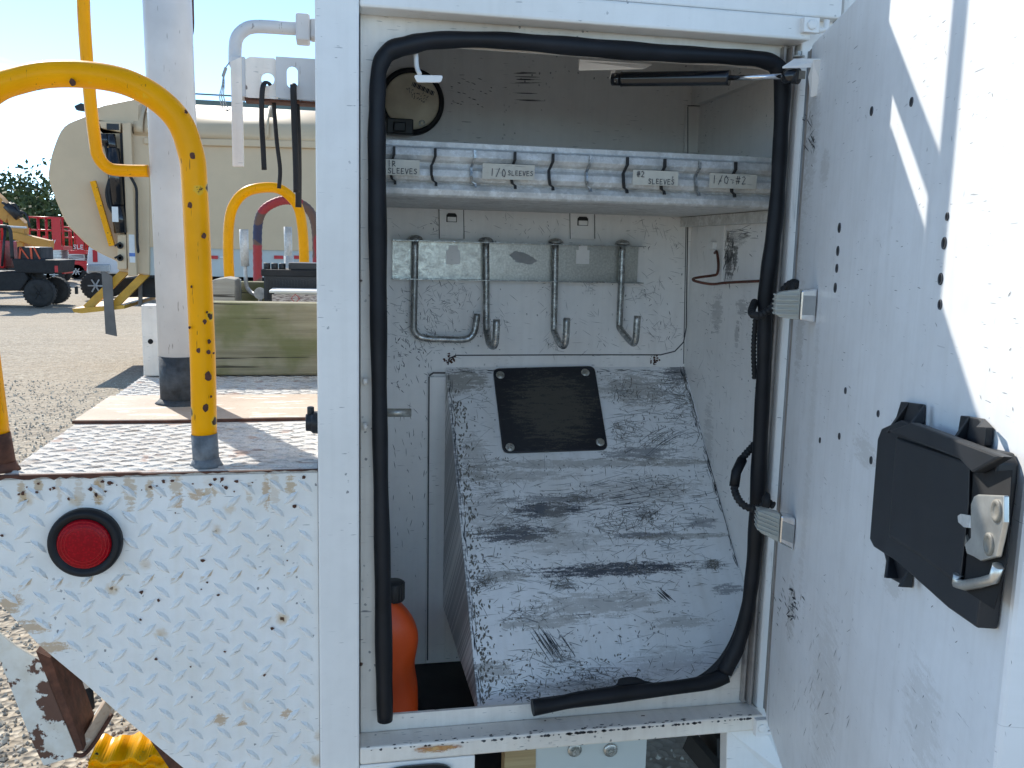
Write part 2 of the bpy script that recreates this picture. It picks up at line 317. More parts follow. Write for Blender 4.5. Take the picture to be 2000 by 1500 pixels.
# ------------------------------------------------------------------ mesh builder
def smooth_path(pts, n=8):
    out = []; P = [V(p) for p in pts]
    for i in range(len(P)-1):
        a = P[i-1] if i else P[0]*2-P[1]; b, c = P[i], P[i+1]; d = P[i+2] if i+2 < len(P) else P[-1]*2-P[-2]
        for k in range(n):
            s = k/n; out.append(0.5*((2*b)+(c-a)*s+(2*a-5*b+4*c-d)*s*s+(3*b-3*c+d-a)*s**3))
    out.append(P[-1]); return out
class MB:
    def __init__(s): s.v = []; s.f = []; s.sm = []
    def add(s, vs, fs, smooth=False):
        b = len(s.v); s.v += [V(x) for x in vs]
        for f in fs: s.f.append([b+i for i in f]); s.sm.append(smooth)
        return s
    def box(s, x0, x1, y0, y1, z0, z1):
        return s.add([(x, y, z) for x in (x0, x1) for y in (y0, y1) for z in (z0, z1)],
                     [(0, 1, 3, 2), (4, 6, 7, 5), (0, 4, 5, 1), (2, 3, 7, 6), (0, 2, 6, 4), (1, 5, 7, 3)])
    def prism(s, pts, vec, smooth=False):
        pts = [V(p) for p in pts]; n = len(pts); vec = V(vec)
        s.add(pts+[p+vec for p in pts], [list(range(n))[::-1], list(range(n, 2*n))])
        b = len(s.v)-2*n
        for i in range(n):
            j = (i+1) % n; s.f.append([b+i, b+j, b+n+j, b+n+i]); s.sm.append(smooth)
        return s
    def bar(s, a, b, w, h, up=(0, 0, 1)):
        a, b = V(a), V(b); d = (b-a).normalized(); u = d.cross(V(up)).normalized(); q = u.cross(d)
        return s.prism([a+u*w/2+q*h/2, a-u*w/2+q*h/2, a-u*w/2-q*h/2, a+u*w/2-q*h/2], b-a)
    def tube(s, path, r, seg=14, caps=True, flat=1.0, twist=None):
        P = [V(p) for p in path]; n = len(P); b = len(s.v)
        t0 = (P[1]-P[0]).normalized(); u = t0.cross(V((0.13, 0.97, 0.21))).normalized()
        for i in range(n):
            t = (P[min(i+1, n-1)]-P[max(i-1, 0)]).normalized()
            u = (u-u.dot(t)*t).normalized(); w = t.cross(u)
            rr = r(i/(n-1)) if callable(r) else (r[i] if isinstance(r, list) else r)
            for k in range(seg):
                a = 2*math.pi*k/seg; s.v.append(P[i]+u*math.cos(a)*rr+w*math.sin(a)*rr*flat)
        for i in range(n-1):
            for k in range(seg):
                j = (k+1) % seg; s.f.append([b+i*seg+k, b+i*seg+j, b+(i+1)*seg+j, b+(i+1)*seg+k]); s.sm.append(True)
        if caps:
            s.f.append([b+k for k in range(seg)][::-1]); s.sm.append(False)
            s.f.append([b+(n-1)*seg+k for k in range(seg)]); s.sm.append(False)
        return s
    def lathe(s, c, axis, prof, seg=28, sharp=True):
        c = V(c); ax = V(axis).normalized(); u = ax.orthogonal().normalized(); w = ax.cross(u); b = len(s.v)
        for (r, h) in prof:
            for k in range(seg):
                a = 2*math.pi*k/seg; s.v.append(c+ax*h+(u*math.cos(a)+w*math.sin(a))*max(r, 1e-5))
        for i in range(len(prof)-1):
            for k in range(seg):
                j = (k+1) % seg; s.f.append([b+i*seg+k, b+i*seg+j, b+(i+1)*seg+j, b+(i+1)*seg+k]); s.sm.append(True)
        s.f.append([b+k for k in range(seg)][::-1]); s.sm.append(False)
        m = (len(prof)-1)*seg; s.f.append([b+m+k for k in range(seg)]); s.sm.append(False)
        return s
    def build(s, name, m, parent=None, bevel=0, uv=None, label=None, cat=None, group=None, kind=None, loc=None, segs=2, solid=0, recalc=True):
        me = bpy.data.meshes.new(name)
        org = V((0, 0, 0)); q = parent
        while q is not None: org = org+q.location; q = q.parent
        o = bpy.data.objects.new(name, me); COL.objects.link(o)
        if parent is not None: o.parent = parent
        elif loc is not None: o.location = loc; org = V(loc)
        me.from_pydata([tuple(x-org) for x in s.v], [], s.f)
        if recalc:
            bm = bmesh.new(); bm.from_mesh(me); bmesh.ops.recalc_face_normals(bm, faces=bm.faces); bm.to_mesh(me); bm.free()
        me.polygons.foreach_set('use_smooth', s.sm)
        ul = me.uv_layers.new(name='UV'); vs = me.vertices; me.update()
        for p in me.polygons:
            n = p.normal; ax = max(range(3), key=lambda i: abs(n[i]))
            for li in p.loop_indices:
                c = vs[me.loops[li].vertex_index].co+org
                if uv is not None: d = c-uv[0]; ul.data[li].uv = (d.dot(uv[1]), d.dot(uv[2]))
                else: ul.data[li].uv = ((c.y+5, c.z), (c.x, c.z), (c.x, c.y))[ax]
        me.materials.append(m)
        if bevel:
            b = o.modifiers.new('bevel', 'BEVEL'); b.width = bevel; b.segments = segs; b.limit_method = 'ANGLE'; b.angle_limit = math.radians(35)
        if label: o['label'] = label
        if cat: o['category'] = cat
        if group: o['group'] = group
        if kind: o['kind'] = kind
        return o
def thing(name, loc, label, cat, group=None):
    o = bpy.data.objects.new(name, None); COL.objects.link(o); o.location = loc; o['label'] = label; o['category'] = cat
    o.empty_display_size = 0.1
    if group: o['group'] = group
    return o
def hexbolt(mb, c, n, r, h, washer=True):
    c = V(c); n = V(n).normalized()
    if washer: mb.lathe(c, n, [(r*1.75, 0), (r*1.75, h*0.25), (r*1.1, h*0.3)], 20)
    u = n.orthogonal().normalized(); w = n.cross(u)
    mb.prism([c+n*h*0.3+(u*math.cos(a)+w*math.sin(a))*r for a in [i*math.pi/3 for i in range(6)]], n*h*0.7)
def ribbon(mb, pts, width, n, off=0.0004, taper=False):
    n = V(n).normalized(); P = [V(p)+n*off for p in pts]
    for i in range(len(P)-1):
        d = P[i+1]-P[i]
        if d.length < 1e-6: continue
        u = n.cross(d).normalized()*width/2; e = d.normalized()*width*0.25
        a = 0.25 if (taper and i == 0) else 1; b = 0.25 if (taper and i == len(P)-2) else 1
        mb.add([P[i]+u*a-e, P[i]-u*a-e, P[i+1]-u*b+e, P[i+1]+u*b+e], [(0, 1, 2, 3)])
FONT = {'S': [[(0.9, .9), (.3, 1), (.1, .72), (.85, .35), (.6, .02), (.05, .12)]], 'L': [[(.1, 1), (.08, 0), (.9, .05)]],
        'E': [[(.9, .98), (.1, 1), (.08, 0), (.9, .02)], [(.1, .5), (.75, .52)]], 'V': [[(0, 1), (.45, 0), (.95, 1)]],
        'R': [[(.1, 0), (.1, 1), (.8, .85), (.7, .5), (.1, .48), (.9, 0)]], 'I': [[(.5, 1), (.45, 0)]], '1': [[(.5, 1), (.45, 0)]],
        '0': [[(.5, 1), (.1, .6), (.2, .1), (.65, 0), (.9, .5), (.5, 1)]], '2': [[(.1, .8), (.5, 1), (.85, .75), (.1, .03), (.95, .02)]],
        '#': [[(.35, 1), (.2, 0)], [(.75, 1), (.6, 0)], [(0, .68), (1, .68)], [(-.05, .35), (.95, .35)]], '/': [[(.9, 1.1), (.1, -.1)]], '-': [[(.1, .5), (.9, .5)]],
        'N': [[(.1, 0), (.1, 1), (.85, 0), (.85, 1)]], 'A': [[(0, 0), (.5, 1), (.95, 0)], [(.2, .4), (.8, .4)]], 'T': [[(.5, 0), (.5, 1)], [(0, 1), (1, 1)]],
        'O': [[(.5, 1), (.1, .6), (.2, .1), (.65, 0), (.9, .5), (.5, 1)]], 'M': [[(.05, 0), (.1, 1), (.5, .4), (.9, 1), (.95, 0)]], 'C': [[(.9, .85), (.5, 1), (.1, .5), (.4, 0), (.9, .15)]], 'U': [[(.1, 1), (.12, .1), (.5, 0), (.88, .1), (.9, 1)]]}
def clusters(r, n, x0, x1, y0, y1, sx, sy, frac=.75, seed=1):
    q = random.Random(seed); C_ = [(q.uniform(x0, x1), q.uniform(y0, y1), q.uniform(.2, 1.3)) for _ in range(n)]
    def f(r):
        if r.random() > frac: return r.uniform(x0, x1), r.uniform(y0, y1)
        c = r.choice(C_); return c[0]+r.gauss(0, sx*c[2]), c[1]+r.gauss(0, sy*c[2])
    return f
def write(mb, txt, o, u, v, n, h, wd, jit=0.06, sp=1.15):
    x = 0; rr = random.Random(len(txt)*7+3)
    for ch in txt:
        if ch == ' ': x += h*0.6; continue
        for st in FONT.get(ch, []):
            ribbon(mb, [V(o)+V(u)*(x+px*h*0.62+rr.uniform(-jit, jit)*h*0.5)+V(v)*(py*h+rr.uniform(-jit, jit)*h) for px, py in st], wd, n)
        x += h*0.62*sp+h*0.12
    return x

# ================================================================== GROUND
g = MB(); nx, ny = 60, 60
for j in range(ny+1):
    for i in range(nx+1):
        x = -1+2*i/nx; y = -1+2*j/ny; X = math.copysign(abs(x)**3, x)*600; Y = math.copysign(abs(y)**3, y)*600+4
        g.v.append(V((X, Y, 0.03*math.sin(X*0.7)*math.cos(Y*0.45) if abs(X) < 60 and abs(Y) < 60 else 0)))
for j in range(ny):
    for i in range(nx):
        a = j*(nx+1)+i; g.f.append([a, a+1, a+nx+2, a+nx+1]); g.sm.append(True)
g.build('gravel_ground', M['gravel'], kind='structure', recalc=False)
st = MB(); rs = random.Random(3)
def rock(mb, x, y, z, s, r):
    b = [(1, 0, 0), (-1, 0, 0), (0, 1, 0), (0, -1, 0), (0, 0, 1), (0, 0, -1)]
    q = Matrix.Rotation(r.uniform(0, 6.28), 3, 'Z') @ Matrix.Rotation(r.uniform(0, 3), 3, 'X')
    vs = [q @ V((a*s*r.uniform(.6, 1.2), c*s*r.uniform(.6, 1.1), d*s*r.uniform(.4, .8)))+V((x, y, z)) for a, c, d in b]
    mb.add(vs, [(0, 2, 4), (2, 1, 4), (1, 3, 4), (3, 0, 4), (2, 0, 5), (1, 2, 5), (3, 1, 5), (0, 3, 5)])
for _ in range(24000):
    t_ = rs.random(); Y = 2.2+9*t_**1.6; X = rs.uniform(-0.62*Y-0.3, -0.12*Y+0.5) if rs.random() < 0.85 else rs.uniform(-0.3, 0.75*Y)
    rock(st, X, Y, 0.03*math.sin(X*.7)*math.cos(Y*.45)+0.002, rs.uniform(0.004, 0.013)*(1.6 if rs.random() < .1 else 1), rs)
st.build('gravel_stones', M['stone'], kind='stuff', label='loose pale gravel stones scattered on the yard beside the truck', recalc=False)

# ================================================================== SERVICE TRUCK
T = thing('service_truck', (0.35, 1.9, 0.0), 'white utility service truck with its side compartment door standing open', 'service truck')
FY, RY, BY = 1.40, 1.45, 2.00
XL, XR = -0.0165, 0.0465            # left pillar
HX = 0.755                          # hinge line
ZS, ZH = 0.790, 1.944               # sill top, header underside
m = MB(); m.box(XL, XR, FY, RY, 0.55, 2.125); m.build('pillar', M['truck'], T, bevel=0.003)
m = MB(); m.box(HX+0.006, HX+0.06, FY+0.03, RY, 0.55, 2.125); m.build('pillar', M['truck'], T, bevel=0.003)
zb = PY(1200, 1452, FY).z
m = MB(); m.box(XR+.0005, HX+0.004, FY+0.001, RY, zb, ZS); m.build('sill', M['frame'], T, bevel=0.0035)
x930 = PY(928, 1480, FY).x
m = MB(); m.box(XR+.0005, x930, FY+0.001, RY-0.01, 0.70, zb-0.001); m.build('sill_skirt', M['truck'], T, bevel=0.002)
m = MB(); c = PY(816, 1512, FY-0.002)
m.prism([c+V((math.copysign(abs(math.cos(a))**.5, math.cos(a))*0.057, 0, math.sin(a)*0.017)) for a in [i*math.pi/16 for i in range(32)]], (0, -0.004, 0))
m.build('oval_marker_lamp', M['gloss_black'], T)
ztop = PY(1300, 7, FY).z
m = MB(); m.box(XR+.0005, HX+0.006, FY+0.001, RY, ZH, ztop-0.001); m.build('header', M['truck'], T, bevel=0.004)
m = MB(); m.box(XR+.0005, HX+0.06, FY+0.006, RY, ztop, 2.122); m.build('roof_fascia', M['truck'], T, bevel=0.003)
m = MB(); m.box(XR-.04, HX+0.068, RY+.0005, BY+0.3, 2.064, 2.1215); m.build('roof_panel', M['truck'], T)
# flange ring round the opening
OL, OR_, OT, OB = PY(741, 800, RY).x, PY(1508, 450, RY).x, PY(900, 93, RY).z, PY(800, 1394, RY).z
m = MB()
m.box(OR_, HX+0.03, RY+0.0005, RY+0.008, ZS-0.02, ZH+0.02); m.build('door_flange', M['taupe_light'], T)
m = MB(); m.box(XR, OL, RY+0.0005, RY+0.008, ZS-0.02, ZH+0.02)
m.box(OL, OR_, RY+0.0012, RY+0.0078, OT, ZH+0.12); m.box(OL, OR_, RY+0.0012, RY+0.0078, ZS-0.02, OB)
for (cx, cz, sx_, sz_) in ((OL, OT, 1, -1), (OR_, OT, -1, -1), (OR_, OB, -1, 1)):
    R = 0.075 if sz_ > 0 else 0.04
    pts = [V((cx-sx_*.001, RY+.002, cz-sz_*.001))]+[V((cx+sx_*R*(1-math.sin(a)), RY+0.002, cz+sz_*R*(1-math.cos(a)))) for a in [i*math.pi/16 for i in range(9)]]
    m.prism(pts, (0, 0.005, 0))
m.build('door_flange', M['frame'], T)
# hinge-side brown weather strips
m = MB(); m.box(HX-0.020, HX-0.0165, RY-0.012, RY, ZS+0.005, ZH-0.003); m.box(HX-0.009, HX-0.0062, RY-0.02, RY, ZS+0.004, ZH-0.003)
m.build('hinge_strip', M['taupe'], T)
# shell
XW0, XW1, ZC, ZF = 0.050, 0.821, 2.055, 0.64
m = MB(); m.box(XW0, XW1+0.01, BY, BY+0.006, ZF, ZC+0.01); m.build('back_wall', M['wall'], T)
m = MB(); m.box(XW1, XW1+0.006, RY+0.009, BY-0.0005, ZF, ZC+0.01)
_sw = []
for (px_, py_, ry_, rz_, st_) in ((1426, 505, .022, .05, .85), (1436, 500, .012, .03, .9), (1440, 465, .05, .02, .35), (1400, 610, .03, .04, .35), (1450, 600, .03, .02, .4), (1440, 650, .012, .03, .4), (1380, 900, .03, .15, .25)):
    q_ = PX(px_, py_, XW1); _sw.append((q_.y+5, q_.z, ry_, rz_, st_, (0.10, 0.10, 0.10)))
M['wallside'] = worn('side_wall_white', base=(0.87, 0.855, 0.83), amount=0.2, grime=0.3, grime_col=(0.45, 0.44, 0.42), chips=0.0, smears=_sw)
m.build('side_wall', M['wallside'], T)
m = MB(); m.box(XL+0.001, XW0, RY+0.0005, BY+0.3, 0.60, 2.12); m.build('outer_side', M['truck'], T)
m = MB(); m.box(PY(1350, 208, BY).x, XW1-.0005, RY+.02, BY-.0008, 1.931, ZC-.0005); m.build('corner_brace', M['wall'], T)
m = MB(); m.box(XW0, XW1, RY+0.009, BY-0.001, ZC, ZC+0.006); m.build('ceiling', M['wall'], T)
px1265 = PY(1262, 1470, 1.50).x; bx_w = PY(870, 722, BY).x-.002
m = MB(); m.box(XW0, px1265, 1.53, BY-0.001, ZF-0.004, ZF); m.box(PY(1046, 1470, 1.50).x, px1265, 1.50, 1.506, 0.55, ZS-0.03)
m.build('floor_pan', M['creamdirty'], T)
m = MB(); m.box(XW0+.001, px1265-.002, 1.535, BY-.002, ZF+.0005, ZF+.003); m.build('dark_floor_sheet', M['dark'], T)  # dark sheet added over the pan floor so it reads black
m = MB()
for bx_ in (1122, 1192): hexbolt(m, PY(bx_, 1464, 1.50), (0, -1, 0), 0.0075, 0.012)
m.build('pan_bolts', M['bolt'], T, kind='stuff')
# pressed panels and straps on the back wall
m = MB()
def wq(px0, py0, px1, py1, Y, th):  # raised rectangle on the back wall
    a, b = PY(px0, py0, Y), PY(px1, py1, Y); m.box(a.x, b.x, Y-th, Y, min(a.z, b.z), max(a.z, b.z))
for q_ in ((857, 405, 905, 468, BY, 0.003), (1112, 410, 1160, 468, BY, 0.003), (1338, 208, 1366, 300, BY, 0.01), (836, 735, 868, 1290, BY, 0.010)):
    m = MB(); wq(*q_); m.build('wall_strap', M['wall'], T, bevel=0.0015)
m = MB()
_sm = []
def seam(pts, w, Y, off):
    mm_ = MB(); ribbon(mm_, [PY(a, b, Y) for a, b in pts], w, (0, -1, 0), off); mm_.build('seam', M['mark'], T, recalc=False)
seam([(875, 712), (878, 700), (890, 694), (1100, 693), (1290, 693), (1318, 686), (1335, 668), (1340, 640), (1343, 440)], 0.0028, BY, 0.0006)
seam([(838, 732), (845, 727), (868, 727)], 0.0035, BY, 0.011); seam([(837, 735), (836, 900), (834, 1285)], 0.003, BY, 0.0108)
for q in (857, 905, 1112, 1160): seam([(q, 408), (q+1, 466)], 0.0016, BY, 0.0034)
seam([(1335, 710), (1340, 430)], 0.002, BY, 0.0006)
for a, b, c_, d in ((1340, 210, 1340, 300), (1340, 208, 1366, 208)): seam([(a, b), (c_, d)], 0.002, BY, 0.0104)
# small keyhole clips
for (px, py, Y) in ((882, 425, BY-0.0035), (1138, 432, BY-0.0035)):
    m = MB(); a = PY(px-10, py-9, Y); b = PY(px+10, py+9, Y)
    m.prism([V((a.x, Y-.0005, b.z)), V((a.x, Y-.0005, a.z-.004)), V((a.x+.004, Y-.0005, a.z)), V((b.x-.004, Y-.0005, a.z)), V((b.x, Y-.0005, a.z-.004)), V((b.x, Y-.0005, b.z))], (0, -0.001, 0))
    cl = m.build('keyhole_slot', M['dark'], T)
    m = MB(); m.box(a.x+.002, b.x-.002, Y-0.006, Y-0.0018, b.z+.001, b.z+0.011); m.build('tongue', M['wall'], cl, bevel=.001)
# weld spatter / rust scabs
def scab(px, py, r, Y):
    m = MB(); c = PY(px, py, Y)
    for k in range(26):
        a = random.uniform(0, 6.28); q = r*math.sqrt(random.random()); rock(m, c.x+q*math.cos(a), Y-0.001, c.z+q*math.sin(a)*.8, random.uniform(.0015, .0045), random)
    m.build('weld_scab', M['rust'] if px < 1300 else M['frame'], T, kind='stuff')
scab(878, 700, .014, BY); scab(1278, 703, .014, BY)

# ---- slanted box
bx0 = PY(870, 722, BY).x
zt = PY(1100, 717, BY).z
s0, s1 = V((0, BY-.001, zt)), V((0, 1.476, zt-(BY-1.476)*1.06))
m = MB(); m.prism([(bx0, BY-.001, zt), (bx0, s1.y, s1.z), (bx0, s1.y, 0.785), (bx0, BY-.001, 0.785)], (XW1-bx0-.0005, 0, 0))
sn = V((0, -(s0.z-s1.z), (s0.y-s1.y))).normalized(); sv = V((0, s0.y-s1.y, s0.z-s1.z)).normalized()
SO = V((0, s0.y, s0.z))
def PS(px, py, off=0): return PP(px, py, SO+sn*off, sn)
def suv(px, py): p = PS(px, py)-SO; return p.x, p.dot(sv)
sm_ = []
DK, BR = (0.045, 0.052, 0.07), (0.27, 0.25, 0.215)
for (px, py, rw, rh, st_, cc) in ((1070, 996, 75, 16, .9, DK), (1010, 1042, 80, 20, .9, DK), (1200, 1112, 170, 15, .95, DK), (1090, 975, 120, 9, .6, DK), (985, 1125, 55, 14, .6, BR),
                              (1250, 885, 75, 16, .6, DK), (1250, 1045, 60, 7, .7, DK), (1330, 1048, 110, 6, .6, BR), (1170, 1180, 130, 26, .5, BR), (1320, 905, 90, 7, .5, BR), (900, 745, 60, 26, .75, BR),
                              (1240, 760, 70, 34, .55, BR), (1000, 930, 130, 12, .45, BR), (1320, 725, 30, 25, .7, DK), (930, 900, 30, 60, .4, BR), (960, 1310, 45, 22, .6, BR), (1250, 960, 140, 30, .35, BR),
                              (1100, 1060, 90, 25, .35, BR), (1300, 1290, 80, 30, .3, BR), (1150, 905, 260, 10, .5, BR), (1060, 1215, 90, 14, .55, BR), (1330, 1215, 70, 12, .45, BR), (950, 1000, 50, 50, .35, BR), (1090, 1010, 25, 45, .4, BR), (1130, 1340, 120, 14, .4, BR), (1370, 1020, 30, 14, .5, DK), (1420, 1150, 30, 10, .6, DK), (920, 1330, 14, 60, .6, DK), (905, 1150, 12, 120, .6, DK), (885, 900, 10, 150, .6, DK)):
    a = suv(px, py); b = suv(px+rw, py); c_ = suv(px, py+rh); sm_.append((a[0], a[1], abs(b[0]-a[0]), abs(c_[1]-a[1]), st_, cc))
M['slant'] = worn('slanted_box_white', base=(0.90, 0.90, 0.90), amount=0.34, grime=0.5, grime_col=(0.52, 0.48, 0.42), chips=0.75, smears=sm_, rough=0.36)
box_o = m.build('slanted_box', M['slant'], T, uv=(SO, V((1, 0, 0)), sv), bevel=0.003)
# real scratch strokes on the box
rs = random.Random(11)
def strokes(mb, n, region, ang, lmin, lmax, wd, place, norm, rr, curve=0.1):
    for _ in range(n):
        x, y = region(rr); a = ang(rr); l = rr.uniform(lmin, lmax); pts = []
        for k in range(4):
            s = (k/3-.5)*l; pts.append(place(x+math.cos(a)*s, y+math.sin(a)*s+curve*l*((k/3-.5)**2)*4*0.3))
        ribbon(mb, pts, wd*rr.uniform(.5, 1.3), norm, 0.0004, True)
def onslant(r):
    while True:
        y = r.uniform(735, 1365); x = r.uniform(885+(y-730)*0.09, 1335+(y-715)*0.27)
        if x < 1435 and not (955 < x < 1195 and y < 895): return x, y
_cs = clusters(rs, 40, 900, 1400, 740, 1370, 45, 22, .75, 9)
def onslant2(r):
    while True:
        x, y = _cs(r)
        if 735 < y < 1372 and 885+(y-730)*0.09 < x < min(1435, 1335+(y-715)*0.27) and not (955 < x < 1195 and y < 895): return x, y
def clipx(fn):
    def g(x, y):
        p = fn(x, y); p.x = max(bx0+.004, min(XW1-.004, p.x)); return p
    return g
pls = clipx(lambda x, y: PS(x, y)); plt_ = clipx(lambda x, y: PS(x, y, .0001))
m = MB()
strokes(m, 150, onslant2, lambda r: r.gauss(0.0, 0.3), 6, 34, 0.0009, pls, sn, rs, .03)
strokes(m, 200, onslant2, lambda r: r.choice((1.1, 2.0, 1.5))+r.gauss(0, .3), 3, 12, 0.0012, pls, sn, rs, .03)
strokes(m, 24, lambda r: (r.gauss(1078, 14), r.gauss(1258, 6)), lambda r: 0.98+r.gauss(0, .04), 35, 80, 0.0014, pls, sn, rs, 0)
strokes(m, 7, lambda r: (r.gauss(1296, 5), r.gauss(1163, 3)), lambda r: 0.72, 15, 42, 0.0022, pls, sn, rs, 0)
strokes(m, 12, lambda r: (r.gauss(1295, 12), r.gauss(850, 9)), lambda r: 2.55+r.gauss(0, .06), 30, 110, 0.0010, pls, sn, rs, .25)
strokes(m, 60, lambda r: (r.gauss(1200, 110), r.gauss(975, 22)), lambda r: r.gauss(-.12, .1), 20, 80, 0.0008, pls, sn, rs, -.1)
strokes(m, 170, lambda r: (lambda t: (1334+112*t+r.gauss(-3, 4), 716+385*t))(r.random()), lambda r: 1.28+r.gauss(0, .12), 6, 30, 0.0013, pls, sn, rs, 0)
strokes(m, 110, lambda r: (r.uniform(875, 1335), 722+abs(r.gauss(0, 5))), lambda r: r.gauss(0, .12), 6, 26, 0.0011, pls, sn, rs, 0)
strokes(m, 120, lambda r: (lambda t: (874+62*t+abs(r.gauss(0, 4)), 735+630*t))(r.random()), lambda r: 1.47+r.gauss(0, .1), 5, 26, 0.0013, pls, sn, rs, 0)
m.build('scratch_marks', M['mark'], T, kind='stuff', recalc=False)
m = MB()
strokes(m, 700, onslant2, lambda r: r.gauss(0, .35), 8, 60, 0.0009, plt_, sn, rs, .06)
strokes(m, 300, onslant2, lambda r: r.uniform(0, 3.14), 6, 40, 0.0007, plt_, sn, rs, .06)
m.build('faint_scratches', M['mark_soft'], T, kind='stuff', recalc=False)
m = MB()
strokes(m, 1100, onslant2, lambda r: r.gauss(0, .25) if r.random() < .55 else r.uniform(0, 3.14), 4, 26, 0.0010, plt_, sn, rs, .04)
strokes(m, 650, onslant2, lambda r: r.uniform(.8, 2.3), 2, 7, 0.0016, plt_, sn, rs, .04)
strokes(m, 330, lambda r: (885+(lambda yy: (yy-730)*0.098)(0)+abs(r.gauss(0, 16)), 0) if False else (lambda yy: (878+(yy-730)*.10+abs(r.gauss(0, 15)), yy))(r.uniform(760, 1375)), lambda r: r.uniform(0.9, 2.2), 2, 9, 0.0032, plt_, sn, rs)
strokes(m, 160, lambda r: (r.uniform(940, 1250), 1375-abs(r.gauss(0, 55))), lambda r: r.uniform(0, 3), 3, 8, 0.0026, plt_, sn, rs)
m.build('paint_chips', M['mark_brown'], T, kind='stuff', recalc=False)
# dark cover plate
m = MB(); cc = [(962, 722), (1160, 717), (1187, 880), (982, 887)]
def rounded(P, r, k=5):
    out = []; n = len(P)
    for i in range(n):
        a, b, c = P[i-1], P[i], P[(i+1) % n]; u = (a-b).normalized()*r; w = (c-b).normalized()*r
        for j in range(k+1):
            s = j/k; out.append((b+u)*(1-s)**2+b*2*s*(1-s)+(b+w)*s*s)
    return out
m.prism(rounded([PS(*c_) for c_ in cc], 0.016), sn*0.006)
ca_ = suv(1072, 800); cb_ = suv(1072+72, 800); cd_ = suv(1072, 800+62)
M['cover'] = worn('cover_plate_dark', base=(0.012, 0.015, 0.022), amount=0.35, dark=(0.11, 0.11, 0.10), grime=0.3, grime_col=(0.05, 0.05, 0.05), chips=-0.1, rough=0.3, smears=((ca_[0]+.01, ca_[1], abs(cb_[0]-ca_[0])*1.15, abs(cd_[1]-ca_[1])*1.2, .85, (0.085, 0.078, 0.064)),))
cv = m.build('cover_plate', M['cover'], T, bevel=0.002, uv=(SO, V((1, 0, 0)), sv))
for q in ((977, 733), (1143, 728), (1172, 864), (996, 874)):
    m = MB(); hexbolt(m, PS(*q, 0.006), sn, 0.0055, 0.008); m.build('bolt', M['bolt'], cv)

# ---- shelf
SY = 1.53
shx0, shx1 = 0.075, XW1-0.004
prof = [(270, 0.012), (281, 0.012), (286, 0.002), (300, -0.001), (308, 0.004), (313, 0.012), (320, 0.010), (327, 0.0), (340, -0.002), (348, 0.003), (352, 0.012), (357, 0.004), (366, -0.002), (377, 0.0), (381, 0.005)]
pf = [(SY+dy, PY(755, py, SY).z) for py, dy in prof]
m = MB(); zlow = pf[-1][1]; ztp = pf[0][1]
pts = [V((shx0, y, z)) for y, z in pf]+[V((shx0, BY-.0015, zlow)), V((shx0, BY-.0015, zlow+.003)), V((shx0, SY+.016, zlow+.003)), V((shx0, SY+.016, ztp-.002)), V((shx0, 1.62, ztp-.002)), V((shx0, 1.62, ztp))]
m.prism(pts, (shx1-shx0, 0, 0))
shelf = m.build('divider_shelf', M['galv'], T, bevel=0.0012)
def shP(px, py, dy=0):  # front face point; shelf face is level along X
    return PY(px, py, SY+dy)
def shz(py): return PY(755, py, SY).z
for i, px in enumerate((769, 849, 926, 1004, 1078, 1151, 1223, 1296, 1364, 1434)):
    x = PY(px, 320, SY).x; r_ = random.Random(i)
    m = MB(); w = 0.004; P_ = [(286, -.003, 0), (302, -.004, 0), (314, .002, -.003), (320, -.001, -.006), (338, -.005, -.006), (349, 0.0, -.003), (353, .0, .002), (360, -.003, .002)]
    for (a, b) in zip(P_[:-1], P_[1:]):
        m.add([(x+a[2]+sx2*w/2, SY+a[1]-yy, shz(a[0])) for sx2 in (-1, 1) for yy in (0, .006)]+[(x+b[2]+sx2*w/2, SY+b[1]-yy, shz(b[0])) for sx2 in (-1, 1) for yy in (0, .006)],
              [(0, 1, 5, 4), (2, 6, 7, 3), (1, 3, 7, 5), (0, 4, 6, 2), (0, 2, 3, 1), (4, 5, 7, 6)])
    m.build('divider_clip', M['dark'] if i % 3 != 2 else M['steel'], shelf)
labs = ((700, 818, '1R|SLEEVES', 752), (940, 1041, '1/0 SLEEVES', 950), (1232, 1320, '#2|SLEEVES', 1236), (1381, 1473, '1/0-#2', 1384))
for (a, b, tx, ts) in labs:
    x0, x1 = max(PY(a, 330, SY).x, shx0+.002), PY(b, 330, SY).x; z1, z0 = shz(312), shz(343)
    yy = SY-0.0118
    m = MB(); m.prism([(x0, yy, z0), (x0, yy-.001, z1), (x1, yy-.001, z1), (x1, yy, z0+.001)], (0, -0.0006, 0)); m.build('paper_label', M['paper'], shelf)
    m = MB(); o_ = V((PY(ts, 330, SY).x, yy-.0020, z0)); h = z1-z0
    rows = tx.split('|')
    if len(rows) == 2:
        write(m, rows[0], o_+V((0.003, 0, h*.55)), (1, 0, 0), (0, 0, 1), (0, -1, 0), h*.36, .0011)
        write(m, rows[1], o_+V((0.004 if ts < 1200 else .024, 0, h*.12)), (1, 0, 0), (0, 0, 1), (0, -1, 0), h*.33, .0011)
    elif 'SL' in tx: write(m, '1/0', o_+V((.004, 0, h*.2)), (1, 0, 0), (0, 0, 1), (0, -1, 0), h*.46, .0011); write(m, 'SLEEVES', o_+V((.034, 0, h*.3)), (1, 0, 0), (0, 0, 1), (0, -1, 0), h*.30, .0010)
    else: write(m, tx, o_+V((.002, 0, h*.33)), (1, 0, 0), (0, 0, 1), (0, -1, 0), h*.52, .0011)
    m.build('handwriting', M['ink'], shelf, recalc=False)
m = MB(); p0 = PX(1400, 420, XW1-.002)  # support bracket below the shelf on the right wall
m.box(XW1-.03, XW1-.0005, SY+.02, BY-.002, zlow-.022, zlow-.001); m.build('shelf_bracket', M['galv'], T, bevel=.001)

